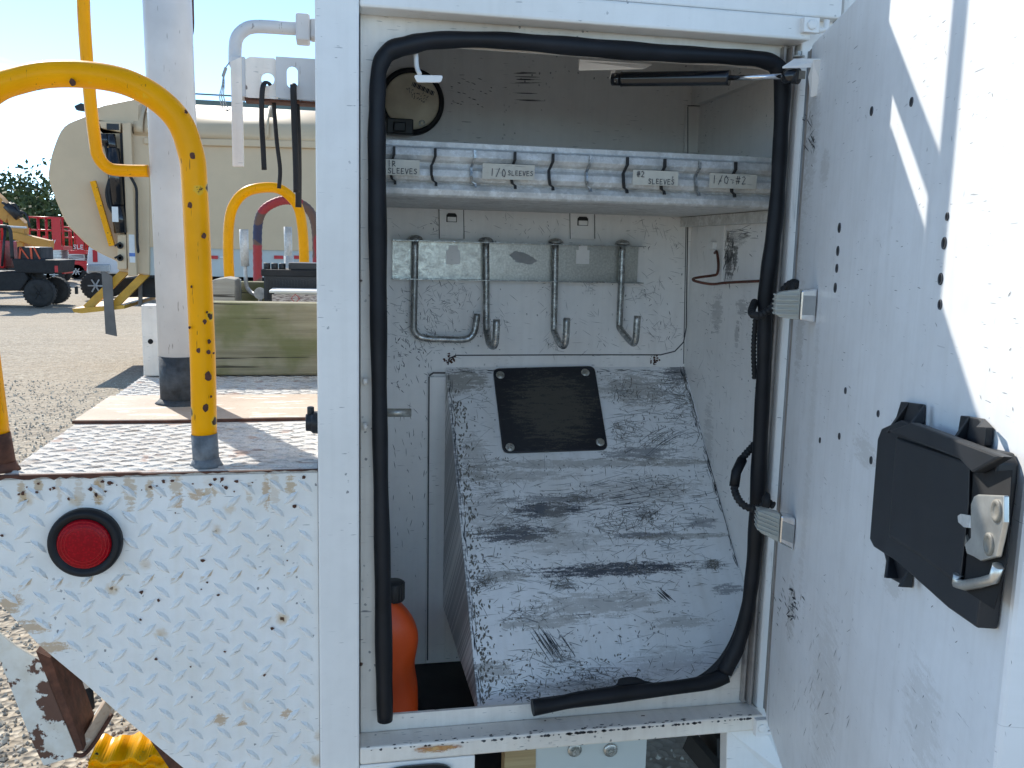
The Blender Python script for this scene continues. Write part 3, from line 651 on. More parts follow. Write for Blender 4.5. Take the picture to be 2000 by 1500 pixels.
# ---- hook rail
a, b = PY(767, 471, BY-.012), PY(1246, 552, BY-.012); rz1 = PY(767, 470, BY-.012).z; rz0 = PY(767, 543, BY-.012).z
m = MB(); m.box(a.x, b.x, BY-.0045, BY-.0025, rz0, rz1); 
rail = m.build('hook_rail', M['rail'], T)
m = MB(); m.box(a.x-.001, b.x+.008, BY-.034, BY-.0022, rz1, rz1+.002); m.build('rail_flange', M['steel'], rail)
m = MB(); m.box(a.x-.001, b.x+.006, BY-.034, BY-.0022, rz0-.002, rz0); m.build('rail_flange', M['steel'], rail)
for px in (885, 1138):
    m = MB(); c = PY(px, 499, BY-.005); m.box(c.x-.0155, c.x+.0155, BY-.0062, BY-.0047, c.z-.019, c.z+.012); m.box(c.x-.010, c.x+.010, BY-.0062, BY-.0047, c.z+.012, c.z+.022)
    m.build('square_cutout', M['wall'], rail)
m = MB(); c = PY(1018, 503, BY-.005)
for q in ((0, 0, .018, .012), (.018, -.006, .016, .009), (-.012, .004, .012, .010)):
    m.prism([(c.x+q[0]+q[2]*math.cos(a)*(1+.25*math.sin(5*a+q[0]*100)), BY-.0047, c.z+q[1]+q[3]*math.sin(a)) for a in [i*math.pi/12 for i in range(24)]], (0, -.0006-q[2]*.02, 0))
m.build('worn_patch', M['grey'], rail)
def hook(path, r=0.0074):
    m = MB(); m.tube(smooth_path(path, 5), r, 12)
    h = path[0]; m.lathe((h[0], h[1], h[2]-.001), (0, 0, 1), [(.006, -.004), (.0165, 0), (.0165, .002), (.014, .006), (.008, .009), (.001, .010)], 20)
    return m
hy = BY-0.019
def hp(px, py, Y=hy): return PY(px, py, Y)
tp = hp(811, 468)
hz = tp.z
def vline(top, botpx): return None
m = hook([hp(811, 467), hp(810, 540), hp(808, 625), hp(810, 648), hp(826, 660), hp(870, 663), hp(908, 663), hp(922, 655), hp(928, 640), hp(932, 613)])
m.build('swivel_hook', M['steel'], rail, label='hook turned flat along the wall')
for (a, b, c_, d_) in (((949, 471), (950, 648), (964, 680), (970, 624)), ((1085, 473), (1082, 648), (1101, 679), (1107, 621)), ((1216, 476), (1210, 640), (1238, 674), (1245, 617))):
    m = hook([hp(*a), hp((a[0]+b[0])/2, 560), hp(b[0], b[1]-12), hp(b[0]+2, b[1]+3, hy-.008), hp(c_[0]-8, c_[1]-9, hy-.07), hp(c_[0], c_[1]-4, hy-.115), hp(c_[0]+4, c_[1]-16, hy-.124), hp(*d_, hy-.125)], .0074)
    m.build('swivel_hook', M['steel'], rail)

# ---- round lamp back on the back wall
c = PY(803, 200, BY); R = (PY(865, 200, BY).x-c.x)
m = MB(); m.lathe(c, (0, -1, 0), [(R*1.02, 0), (R*1.02, .014), (R*.97, .02), (R*.86, .02), (R*.84, .012)], 48); lm = m.build('lamp_grommet', M['rubber'], T)
def lampback():
    mm, t, p = mat('lamp_back'); o = obo(t)
    c = mix(t, rng(t, noise(t, o, 14, 4), .4, .65), (0.80, 0.73, 0.56), (0.62, 0.54, 0.40)); t.links.new(c, p.inputs['Base Color']); p.inputs['Roughness'].default_value = .4; p.inputs['Metallic'].default_value = .0; return mm
M['lampback'] = lampback()
m = MB(); m.lathe(c, (0, -1, 0), [(R*.86, .008), (R*.86, .017), (R*.8, .021), (R*.4, .0225), (R*.1, .0225), (.001, .020)], 48); m.build('lamp_body', M['lampback'], lm)
m = MB()
wx = V((.93, 0, -.36)); wz = V((.36, 0, .93))
rt_ = random.Random(12)   # the stamping is too smudged to read in the photograph
for row, (x0_, z_, n_, h_) in enumerate(((-.018, .013, 9, .009), (-.004, .005, 6, .006))):
    for k in range(n_):
        for q_ in range(3):
            p_ = c+V((0, -.0235, 0))+wx*(x0_+k*.0055+rt_.uniform(-.001, .002))+wz*(z_+rt_.uniform(0, h_))
            ribbon(m, [p_, p_+wx*rt_.uniform(-.003, .003)+wz*rt_.uniform(-.004, .004)], .0009, (0, -1, 0))
for i in range(16): ribbon(m, [c+wx*(-.012+i*.0032)+V((0, -.0235, 0))+wz*.036, c+wx*(-.012+i*.0032)+V((0, -.0235, 0))+wz*.028], .0012+.0008*(i % 3), (0, -1, 0))
m.build('stamped_text', M['ink'], lm, recalc=False)
m = MB(); q = PY(782, 250, BY-.03); m.box(q.x-.03, q.x+.026, BY-.045, BY-.022, q.z-.014, q.z+.018); m.box(q.x-.016, q.x+.010, BY-.055, BY-.045, q.z-.010, q.z+.010); m.build('wire_plug', M['plastic'], lm, bevel=.003)
m = MB(); q = PY(824, 241, BY-.021); m.lathe(q, (0, -1, 0), [(.007, 0), (.007, .002), (.0035, .002), (.003, .0)], 16); m.build('rivet', M['bolt'], lm)

# ---- seal
SPX = [(752, 1407), (750, 1300), (747, 1100), (743, 900), (740, 700), (738, 500), (736, 300), (737, 190), (742, 130), (762, 100), (800, 88), (850, 79), (960, 78), (1080, 87), (1200, 97), (1320, 105), (1430, 111), (1490, 117), (1518, 132), (1528, 165), (1524, 280), (1517, 400), (1506, 500), (1497, 570), (1494, 640), (1490, 760), (1483, 900), (1478, 1020), (1470, 1120), (1458, 1200), (1440, 1262), (1415, 1312)]
SPX2 = [(1418, 1318), (1380, 1333), (1300, 1345), (1220, 1354), (1130, 1366), (1080, 1376), (1040, 1382)]
def sl_tube(P, r): return smooth_path([PY(a, b, 1.437) for a, b in P], 7)
rs = random.Random(2)
m = MB(); pa = sl_tube(SPX, 0); rr_ = [0.0132+0.0010*math.sin(i*.21)+.0005*math.sin(i*.9) for i in range(len(pa))]
for i in range(3): rr_[i] *= .97
m.tube(pa, rr_, 20); seal = m.build('door_seal', M['rubber'], T)
m = MB(); pb = sl_tube(SPX2, 0); rb_ = [0.0134+.0012*math.sin(i*.3+1) for i in range(len(pb))]; m.tube(pb, rb_, 20); m.build('door_seal', M['rubber'], T)
# lip fin on the inner side
m = MB(); fin = [(1497, 760), (1477, 880), (1470, 1020), (1462, 1110), (1444, 1195), (1425, 1250), (1395, 1295), (1352, 1325), (1290, 1333), (1262, 1330), (1240, 1322), (1210, 1325), (1196, 1340), (1110, 1355), (1045, 1364)]
fo = [(1500, 760), (1484, 880), (1478, 1020), (1471, 1110), (1458, 1195), (1441, 1258), (1418, 1308), (1380, 1332), (1300, 1345), (1262, 1350), (1240, 1352), (1210, 1354), (1196, 1355), (1110, 1365), (1045, 1376)]
A = smooth_path([PY(a, b, 1.449) for a, b in fin], 5); B = smooth_path([PY(a, b, 1.437) for a, b in fo], 5)
for i in range(len(A)-1):
    m.add([A[i], A[i+1], B[i+1], B[i], A[i]-V((0, .002, 0)), A[i+1]-V((0, .002, 0)), B[i+1]-V((0, .002, 0)), B[i]-V((0, .002, 0))], [(0, 1, 2, 3), (4, 7, 6, 5), (0, 4, 5, 1)], True)
m.build('seal_lip', M['rubber_dull'], T)

# ---- door
HH = V((0.76, 1.40, 0)); dv = ray(1191, 492); dv.z = 0; dv = -dv.normalized(); dn = V((dv.y, -dv.x, 0)); UP = V((0, 0, 1))
def D(u, z, t=0): return HH+dv*u+UP*z+dn*t
def PD(px, py, t=0): return PP(px, py, HH+dn*t, dn)
ZD0, ZD1, DW = 0.789, 1.936, 0.885
m = MB(); m.prism([D(0.012, ZD0), D(DW, ZD0), D(DW, ZD1), D(0.012, ZD1)], -dn*.028)
_ds = []
for (px_, py_, ru_, rz_, st_) in ((1585, 275, .05, .10, .30), (1560, 420, .05, .16, .28), (1562, 650, .03, .08, .4), (1545, 1190, .03, .05, .5), (1610, 1360, .07, .12, .25), (1740, 1130, .03, .02, .35), (1690, 880, .05, .02, .35), (1610, 330, .03, .03, .35), (1580, 900, .02, .25, .2), (1800, 1400, .05, .05, .25)):
    q_ = PD(px_, py_); _ds.append(((q_-HH).dot(dv), q_.z, ru_, rz_, st_, (0.42, 0.40, 0.36)))
M['door'] = worn('door_white_used', base=(0.82, 0.83, 0.84), amount=0.10, grime=0.40, grime_col=(0.48, 0.46, 0.43), chips=-0.35, smears=_ds)
door = m.build('compartment_door', M['door'], T, uv=(HH, dv, UP), bevel=.004)
m = MB(); m.prism([D(-0.012, ZD0+.004, -.002), D(0.011, ZD0+.004, -.002), D(0.011, ZD1-.004, -.002), D(-0.012, ZD1-.004, -.002)], -dn*.02)
m.build('hinge_leaf', M['taupe'], door, uv=(HH, dv, UP), bevel=.002)
m = MB(); m.tube([D(-.016, ZD0+.006, -.006), D(-.016, ZD1-.006, -.006)], .006, 12); m.build('hinge_pin', M['grey'], door)
m = MB()
for pts in ([(1555, 150), (1531, 500)], [(1500, 1180), (1491, 1400)]): pass
ribbon(m, [PD(1568, 230), PD(1546, 500)], .0012, dn, .0003); m.build('skin_seam', M['mark'], door, recalc=False); m = MB(); ribbon(m, [PD(1509, 1000), PD(1501, 1420)], .0012, dn, .0003)
m.build('skin_seam', M['mark'], door, recalc=False)
# bolt holes (nested dark recess + rim)
holes = [(1703, 217, 5, 9), (1781, 199, 5, 9), (1640, 445, 5, 10), (1637, 490, 4, 10), (1635, 524, 5, 9), (1632, 562, 5, 10), (1851, 423, 5, 8), (1845, 475, 6, 12), (1838, 545, 6, 12), (1837, 595, 5, 10), (1652, 763, 4, 7), (1716, 808, 4, 7), (1640, 852, 4, 7), (1702, 899, 4, 8), (1602, 860, 3, 6)]
for (px, py, rx, ry) in holes:
    c = PD(px, py); r_ = ry/1777*((c-CAM).length)*.8
    m = MB(); m.lathe(c, dn, [(r_*1.15, 0), (r_*1.1, .0012), (r_*.85, .0012), (r_*.8, .0001)], 16); hh = m.build('bolt_hole', M['mark'], door)
    m = MB(); m.lathe(c+dn*.0003, dn, [(r_*.8, 0), (r_*.8, .0002)], 16); m.build('hole_void', M['void'], hh)
# wear marks on the door
rs = random.Random(5); m = MB()
def ondoor(r): return r.uniform(1520, 1985), r.uniform(20, 1480)
dp = lambda x, y: PD(x, y)
strokes(m, 90, ondoor, lambda r: r.gauss(1.75, .45), 2, 12, .0007, dp, dn, rs, .02)
strokes(m, 55, lambda r: (r.gauss(1545, 12), r.gauss(1182, 24)), lambda r: 1.35+r.gauss(0, .5), 3, 12, .0022, dp, dn, rs)
strokes(m, 30, lambda r: (r.gauss(1583, 6), r.gauss(265, 22)), lambda r: 1.5+r.gauss(0, .5), 3, 18, .002, dp, dn, rs)
strokes(m, 40, lambda r: (r.gauss(1590, 40), r.gauss(1350, 90)), lambda r: 1.9, 5, 20, .0008, dp, dn, rs)
m.build('scuff_marks', M['mark'], door, kind='stuff', recalc=False)
# latch cover
lc = MB()
body = [(1744, 858), (1752, 838), (1790, 822), (1905, 868), (1982, 884), (1991, 905), (1988, 945), (1950, 1230), (1890, 1190), (1782, 1098), (1736, 1070), (1728, 1055)]
lc.prism([PD(a, b, 0.001) for a, b in body], dn*.016)
hi = [(1750, 852), (1900, 902), (1898, 985), (1880, 1150), (1795, 1085), (1735, 1050)]
lo_ = [PD(a, b, .017) for a, b in hi]; hi2 = [PD(a*.95+1800*.05-1, b*.96+985*.04, .0205) for a, b in hi]
n_ = len(lo_); lc.add(lo_+hi2, [list(range(n_, 2*n_))]+[[i, (i+1) % n_, n_+(i+1) % n_, n_+i] for i in range(n_)])
lc.prism([PD(a, b, .017) for a, b in ((1752, 842), (1800, 826), (1985, 893), (1925, 925), (1898, 898))], dn*.010)
latch = lc.build('latch_cover', M['plastic'], door, bevel=.002)
for tb in ([(1771, 785), (1808, 790), (1806, 828), (1762, 852), (1752, 846)], [(1890, 812), (1925, 818), (1942, 836), (1938, 872), (1880, 872)], [(1734, 1066), (1784, 1098), (1783, 1148), (1750, 1130)]):
    m = MB(); m.prism([PD(a, b, .001) for a, b in tb], dn*.006)
    ca = PD(*tb[0], .007); cb = PD(*tb[-1], .007); m.prism([ca, cb, cb+dn*.012], (PD(tb[0][0]+5, tb[0][1], .007)-ca))
    cc_ = PD(*tb[1], .007); ce = PD(*tb[2], .007); m.prism([cc_, ce, ce+dn*.012], (PD(tb[1][0]-5, tb[1][1], .007)-cc_))
    m.build('mount_tab', M['plastic'], door, bevel=.0008)
m = MB(); m.prism([PD(a, b, .0172) for a, b in ((1903, 925), (1978, 918), (1968, 1100), (1943, 1190), (1885, 1152))], dn*.0008); m.build('latch_recess', M['void'], door)
m = MB(); body2 = [(1912, 970), (1920, 966), (1972, 968), (1972, 1020), (1958, 1088), (1925, 1096), (1912, 1088), (1898, 1082), (1894, 1064), (1906, 1050), (1906, 985)]
m.prism([PD(a, b, .0195) for a, b in rounded([V((a, b, 0)) for a, b in body2], 3, 2) and body2], dn*.004); m.build('rotary_latch', M['latchmetal'], door, bevel=.001)
m = MB(); m.prism([PD(a, b, .0185) for a, b in ((1878, 1008), (1884, 1004), (1906, 1008), (1906, 1032), (1890, 1030), (1879, 1020))], dn*.003); m.build('latch_pawl', M['galv'], door)
m = MB(); m.prism([PD(a, b, .0180) for a, b in ((1852, 1066), (1866, 1046), (1890, 1042), (1895, 1064), (1870, 1076), (1856, 1078))], dn*.002); m.build('latch_cam', M['mark_brown'], door)
m = MB(); m.tube([PD(a, b, .021) for a, b in ((1872, 1122), (1870, 1140), (1885, 1143), (1915, 1138), (1942, 1130), (1950, 1105))], .0042, 8); m.build('latch_hook', M['latchmetal'], door)
for q in ((1950, 998), (1935, 1063)):
    m = MB(); m.lathe(PD(*q, .0225), dn, [(.0085, 0), (.0085, .002), (.006, .003), (.005, .0015), (.001, .0015)], 20); m.build('latch_rivet', M['mark_brown'], door)
# door lamps
def door_lamp(px, py, tilt):
    c = PD(px, py); u0 = (c-HH).dot(dv); z0 = c.z
    def q(u, z, t): return D(u0+u, z0+z-tilt*t, t)
    m = MB(); hw, hh_ = .014, .026
    m.add([q(-hw, -hh_, .001), q(hw, -hh_, .001), q(hw, hh_, .001), q(-hw, hh_, .001), q(-hw, -hh_*.85, .024), q(hw, -hh_*.85, .024), q(hw, hh_*.85, .024), q(-hw, hh_*.85, .024)],
          [(0, 1, 2, 3), (4, 7, 6, 5), (0, 4, 5, 1), (1, 5, 6, 2), (2, 6, 7, 3), (3, 7, 4, 0)])
    lo = m.build('lamp_housing', M['chrome'], door, bevel=.003)
    m = MB()
    m.prism([q(hw+.0006, -hh_*.55, .003), q(hw+.0006, hh_*.55, .003), q(hw+.0006, hh_*.55, .021), q(hw+.0006, -hh_*.55, .021)], dv*.0012)
    m.build('housing_panel', M['grey'], door)
    m = MB(); prof_ = []
    for k in range(13):
        a = -1+2*k/12; prof_.append((hh_*.86*a, .0245+.034*(1-abs(a)**9)))
    m.prism([q(-hw*.85, z, t) for z, t in prof_], dv*hw*1.7, True)
    for k in range(1, 6):
        a = -1+2*k/6; m.prism([q(-hw*.85-.003, hh_*.8*a-.0014, .026), q(-hw*.85-.003, hh_*.8*a+.0014, .026), q(-hw*.85-.003, hh_*.8*a+.0014, .026+.034*(1-abs(a)**9)), q(-hw*.85-.003, hh_*.8*a-.0014, .026+.034*(1-abs(a)**9))], dv*(hw*1.7+.006))
    m.build('lamp_lens', M['clear'], door, bevel=.0008)
    m = MB(); m.prism([q(-hw*.7, -hh_*.7, .0246), q(hw*.7, -hh_*.7, .0246), q(hw*.7, hh_*.7, .0246), q(-hw*.7, hh_*.7, .0246)], dn*.012); m.build('lamp_reflector', M['white'], door)
door_lamp(1592, 596, .0); door_lamp(1550, 1040, -.35)
# conduits
def conduit(P, name, r=.0068):
    path = smooth_path([PY(a, b, Y) for a, b, Y in P], 6); out = [path[0]]
    L_ = [0]
    for i in range(1, len(path)): L_.append(L_[-1]+(path[i]-path[i-1]).length)
    n = int(L_[-1]/.00165); res = []; j = 0
    for k in range(n+1):
        s = L_[-1]*k/n
        while j < len(L_)-2 and L_[j+1] < s: j += 1
        f = (s-L_[j])/max(1e-9, L_[j+1]-L_[j]); res.append(path[j].lerp(path[j+1], f))
    m = MB(); m.tube(res, [r*(1.0 if (i % 4) in (0, 1) else .80) for i in range(len(res))], 12); m.build(name, M['rubber_dull'], T)
conduit([(1562, 556, 1.36), (1548, 553, 1.38), (1534, 562, 1.395), (1524, 580, 1.40), (1508, 600, 1.402), (1490, 613, 1.402), (1474, 616, 1.405), (1468, 608, 1.42), (1474, 590, 1.46)], 'wire_conduit')
conduit([(1476, 618, 1.47), (1472, 680, 1.47), (1474, 740, 1.47)], 'wire_conduit', .005)
conduit([(1490, 850, 1.47), (1470, 872, 1.46), (1448, 898, 1.45), (1436, 925, 1.44), (1434, 952, 1.43), (1442, 975, 1.41), (1458, 990, 1.40), (1480, 993, 1.395), (1498, 982, 1.385), (1512, 988, 1.375)], 'wire_conduit')
m = MB(); m.tube([PY(1450, 897, 1.45), PY(1438, 922, 1.44), PY(1434, 950, 1.432)], .0088, 14); m.build('conduit_tape', M['rubber'], T)
for q in ((1551, 562, 1.378), (1500, 978, 1.384)):
    m = MB(); c = PY(*q); m.lathe(c, dn, [(.013, -.002), (.0145, .0), (.0145, .004), (.010, .007), (.008, .009), (.001, .009)], 24); m.build('wire_grommet', M['rubber_dull'], T)
# gas strut and brackets
a, b, c_, d_ = PY(1196, 155, 1.55), PY(1425, 152, 1.435), PY(1530, 149, 1.385), PY(1560, 149, 1.365)
m = MB(); m.tube([a, a.lerp(b, .08)], .0105, 16); m.tube([a.lerp(b, .08), a.lerp(b, .1), a.lerp(b, .97), b], [.0125, .0118, .0118, .0125], 18); st_ = m.build('gas_strut', M['gloss_black'], T)
m = MB(); m.tube([b, c_], .0042, 14); m.build('strut_rod', M['chrome'], st_)
m = MB(); m.tube([c_, c_.lerp(d_, .2), d_], [.009, .012, .012], 14); m.build('strut_end', M['gloss_black'], st_)
m = MB(); m.bar(d_+V((-.006, -.0125, 0)), d_+V((.004, -.0125, 0)), .002, .012); m.bar(a+V((.0, -.0112, 0)), a+V((.008, -.0112, 0)), .002, .013); m.build('strut_clip', M['mark_brown'], st_)
m = MB(); m.prism(rounded([PY(1132, 116, 1.53), PY(1275, 126, 1.50), PY(1255, 136, 1.50), PY(1130, 138, 1.535)], .003, 3), (0, 0.004, .004)); m.tube([PY(1200, 130, 1.55), a], .005, 10); m.build('strut_bracket', M['truck'], T, bevel=.0015)
m = MB()
m.prism([PY(1528, 130, 1.375), PY(1552, 114, 1.37), PY(1612, 114, 1.32), PY(1588, 128, 1.335)], (0, 0, -.003))
m.prism([PY(1588, 117, 1.32), PY(1612, 115, 1.32), PY(1606, 182, 1.325), PY(1583, 190, 1.335), PY(1578, 150, 1.34)], -dn*.003)
m.build('strut_bracket', M['truck'], T, bevel=.0012)
m = MB(); hexbolt(m, PY(1560, 112, 1.37), (0, 0, 1), .005, .009); m.build('bracket_bolt', M['bolt'], T)
m = MB(); m.tube(smooth_path([PY(812, 94, 1.45), PY(814, 130, 1.44), PY(820, 145, 1.43)], 3), .0038, 8)
m.prism(rounded([PY(808, 146, 1.43), PY(866, 147, 1.43), PY(862, 161, 1.43), PY(814, 161, 1.43)], .004, 4), (0, .004, 0)); m.build('catch_hook', M['truck'], T, bevel=.001)
for (q0, q1, Y) in (((1568, 34), (1596, 66), 1.396), ((1475, 1404), (1496, 1434), 1.396)):
    m = MB(); a, b = PY(*q0, Y), PY(*q1, Y); m.box(a.x, b.x, Y-.006, Y+.006, b.z, a.z); m.lathe((a.lerp(b, .5)), (0, -1, 0), [(.008, .006), (.008, .008), (.006, .009), (.001, .009)], 20)
    m.tube([V((b.x, Y-.002, b.z+.004)), V((b.x+.012, Y-.004, b.z+.006)), V((b.x+.013, Y-.004, a.z-.002))], .005, 8); m.build('hinge_clip', M['truck'], T, bevel=.002)
# wear at the sill and wall marks
m = MB(); rs = random.Random(21)
wl = lambda x, y: PY(x, y, BY)
_cw = clusters(rs, 26, 765, 1335, 420, 700, 26, 18, .8, 4)
def onwall(r):
    while True:
        x, y = _cw(r)
        if 765 < x < 1335 and 412 < y < 700 and not (765 < x < 1250 and 465 < y < 552): return x, y
m2 = MB()
strokes(m2, 420, onwall, lambda r: r.choice((.1, 1.4, 2.3, .7))+r.gauss(0, .4), 2, 24, .0008, wl, (0, -1, 0), rs, .02)
strokes(m2, 160, lambda r: (r.gauss(840, 45), r.gauss(620, 45)), lambda r: r.gauss(.5, .8), 3, 22, .0011, wl, (0, -1, 0), rs, .02)
strokes(m2, 90, lambda r: (r.gauss(1390, 25), r.uniform(440, 1000)), lambda r: r.gauss(1.5, .6), 3, 22, .0009, lambda x, y: PX(max(x, 1362), y, XW1), (-1, 0, 0), rs, .02)
m2.build('faint_scratches', M['mark_soft'], T, kind='stuff', recalc=False)
strokes(m, 90, onwall, lambda r: r.choice((1.4, 2.3, .7))+r.gauss(0, .4), 2, 9, .0012, wl, (0, -1, 0), rs, .02)
strokes(m, 60, lambda r: (r.uniform(768, 835), r.gauss(690, 40)), lambda r: r.gauss(.9, .6), 3, 12, .0015, wl, (0, -1, 0), rs, .02)
strokes(m, 110, lambda r: (r.uniform(768, 866), r.gauss(830, 160)), lambda r: r.gauss(1.5, .3), 3, 16, .0011, wl, (0, -1, 0), rs, .02)
for (y_) in (143, 150, 155, 162, 182, 196): strokes(m, 3, lambda r: (r.gauss(1028, 6), y_+r.uniform(-1, 1)), lambda r: 0.02, 25, 50, .0016, wl, (0, -1, 0), rs, 0)
strokes(m, 25, lambda r: (r.uniform(880, 960), r.uniform(150, 210)), lambda r: .3, 3, 9, .0016, wl, (0, -1, 0), rs, 0)
rw = lambda x, y: PX(x, y, XW1)
strokes(m, 45, lambda r: (r.uniform(1370, 1480), r.uniform(440, 1000)), lambda r: r.gauss(1.5, .6), 2, 9, .0012, rw, (-1, 0, 0), rs)
strokes(m, 26, lambda r: (r.gauss(1424, 6), r.gauss(505, 22)), lambda r: r.gauss(1.7, .15), 8, 30, .003, rw, (-1, 0, 0), rs, 0)
strokes(m, 22, lambda r: (r.gauss(1450, 12), r.gauss(462, 10)), lambda r: r.gauss(0, .3), 6, 22, .0007, rw, (-1, 0, 0), rs)
m.build('scuff_marks', M['mark'], T, kind='stuff', recalc=False)
m = MB()  # chipped sill edge
for k in range(95):
    x = rs.uniform(PY(725, 1450, FY).x, HX-.01); x = x if rs.random() < .7 else rs.uniform(.35, .6); w = rs.uniform(.001, .0042)
    m.prism([(x+w*math.cos(a)*rs.uniform(.6, 1.3), FY+.0008, ZS-.0045+w*.6*math.sin(a)-rs.random()*.0015) for a in [i*math.pi/4 for i in range(8)]], (0, -.0004, 0))
for k in range(60):
    x = rs.uniform(.06, HX-.02); y = FY+.002+abs(rs.gauss(0, .004)); w = rs.uniform(.0008, .0028)
    m.prism([(x+w*1.5*math.cos(a)*rs.uniform(.6, 1.3), y+w*.6*math.sin(a), ZS+.0001) for a in [i*math.pi/4 for i in range(8)]], (0, 0, .0004))
m.build('edge_chips', M['mark'], T, kind='stuff', recalc=False)
def ruststain():
    mm, t, p = mat('rust_stain'); uv = uvo(t)
    c = mix(t, rng(t, noise(t, uv, 45, 5), .4, .6), (0.42, 0.14, 0.03), (0.65, 0.40, 0.16)); t.links.new(c, p.inputs['Base Color']); p.inputs['Roughness'].default_value = .7
    sx = N(t, 'ShaderNodeSeparateXYZ'); t.links.new(uv, sx.inputs[0])
    cu = PY(855, 1462, FY); du = mth(t, 'DIVIDE', mth(t, 'SUBTRACT', sx.outputs[0], cu.x), .050); dz_ = mth(t, 'DIVIDE', mth(t, 'SUBTRACT', sx.outputs[1], cu.z), .0095)
    r2 = mth(t, 'ADD', mth(t, 'MULTIPLY', du, du), mth(t, 'MULTIPLY', dz_, dz_))
    e = mth(t, 'SUBTRACT', mth(t, 'MULTIPLY', noise(t, mapping(t, uv, scale=(45, 170, 1)), 1, 6, .75), 2.4), r2); t.links.new(rng(t, e, .55, 1.15, 0, .9), p.inputs['Alpha']); return mm
m = MB(); c = PY(855, 1461, FY); m.add([(c.x-.07, FY-.0004, c.z-.022), (c.x+.07, FY-.0004, c.z-.022), (c.x+.07, FY-.0004, ZS-.004), (c.x-.07, FY-.0004, ZS-.004)], [(0, 1, 2, 3)]); m.build('rust_stain', ruststain(), T, recalc=False)
# fittings near left pillar
m = MB(); a, b = PY(745, 806, 1.62), PY(803, 806, 1.62); m.tube([a, b], .0075, 14); m.box(a.x-.004, a.x+.004, 1.60, 1.606, a.z-.03, a.z+.012); m.build('spacer_tube', M['rail'], T)
m = MB()
for y_ in (745, 833): m.lathe(PY(714, y_, RY-.012), (1, 0, 0), [(.006, -.004), (.006, .001), (.003, .004), (.001, .004)], 14)
m.build('jamb_rivets', M['frame'], T, kind='stuff')
m = MB(); a = PY(612, 825, 1.47); m.tube([a+V((.02, 0, 0)), a+V((-.001, 0, 0)), a+V((-.004, 0, 0)), a+V((-.012, 0, 0))], [.018, .018, .014, .014], 16); m.tube([a+V((-.004, 0, .012)), a+V((-.004, 0, .026))], .006, 8); m.build('socket_plug', M['plastic'], T, bevel=.002)
# lower legs under the sill
m = MB(); m.prism([PY(1420, 1425, 1.415), PY(1480, 1420, 1.415), PY(1497, 1425, 1.415), PY(1535, 1512, 1.40), PY(1560, 1560, 1.40), PY(1418, 1560, 1.415)], (0, .03, 0)); m.build('corner_leg', M['truck'], T, bevel=.002)
m = MB(); m.bar(PY(1345, 1445, 1.9), PY(1440, 1560, 1.75), .02, .05); m.bar(PY(1395, 1420, 1.9), PY(1395, 1600, 1.9), .10, .03); m.build('chassis_brace', M['dark'], T)
m = MB(); m.box(.10, 1.6, 2.1, 2.4, .45, .72); m.box(-.4, .3, 2.35, 2.6, .62, .80); m.build('chassis_rail', M['dark'], T)
# unseen blockers above the frame, shaped to throw the door's shadow pattern
m = MB(); m.box(.2865, .80, 1.397, 1.403, 2.166, 2.222); m.box(.2865, .302, 1.397, 1.403, 2.105, 2.1655); m.box(.3025, .4095, 1.397, 1.403, 2.105, 2.134); m.box(.41, .80, 1.397, 1.403, 2.105, 2.1655); m.box(.257, .2855, 1.397, 1.405, 2.105, 3.0); m.box(.42, .80, 1.44, 1.9, 2.126, 2.165); m.build('rack_shadow_caster', M['truck'], T, bevel=.004)
m = MB(); m.box(.415, .80, 1.44, 2.2, 2.236, 2.85); m.build('box_shadow_caster', M['truck'], T, bevel=.01)
m = MB(); m.box(HX+.07, 2.6, 1.42, 2.6, .62, 2.12); m.build('front_compartment', M['truck'], T, bevel=.01)

m = MB(); m.box(-.44, 2.6, 2.1, 3.88, .95, 1.24); m.box(.25, 2.6, 2.7, 3.88, .5, .95); m.build('bed_shade_mass', M['dark'], T)  # unseen underbody mass, added to keep the ground below in shade
# ---- rear step deck
ZDK = 1.2574; DX0 = -0.4665; DY1 = 3.9
m = MB(); m.box(DX0, XL-.001, FY+.012, DY1, ZDK-.006, ZDK); deck = m.build('step_deck', M['deck'], T)
def lug(mb, c, d, up, L_, Wd, h):
    d = V(d).normalized(); s = V(up).cross(d).normalized(); up = V(up)
    o = [c-d*L_/2, c-d*L_*.18+s*Wd/2, c+d*L_*.18+s*Wd/2, c+d*L_/2, c+d*L_*.18-s*Wd/2, c-d*L_*.18-s*Wd/2]
    tp_ = [c-d*L_*.30+up*h, c+s*Wd*.16+up*h*1.1, c+d*L_*.30+up*h, c-s*Wd*.16+up*h*1.1]
    mb.add(o+tp_, [(0, 1, 7, 6), (1, 2, 7), (2, 3, 8, 7), (3, 4, 9, 8), (4, 5, 9), (5, 0, 6, 9), (6, 7, 8, 9)], False)
m = MB(); i = 0; x = DX0+.012
while x < XL-.012:
    y = FY+.03+(.02 if i % 2 else 0)
    while y < 2.6:
        if not (1.79 < y < 2.12): lug(m, V((x, y, ZDK)), (1, .45 if i % 2 else -.45, 0), (0, 0, 1), .034, .010, .0022)
        y += .04
    x += .021; i += 1
m.build('deck_tread', M['deck'], deck, kind='stuff', recalc=False)
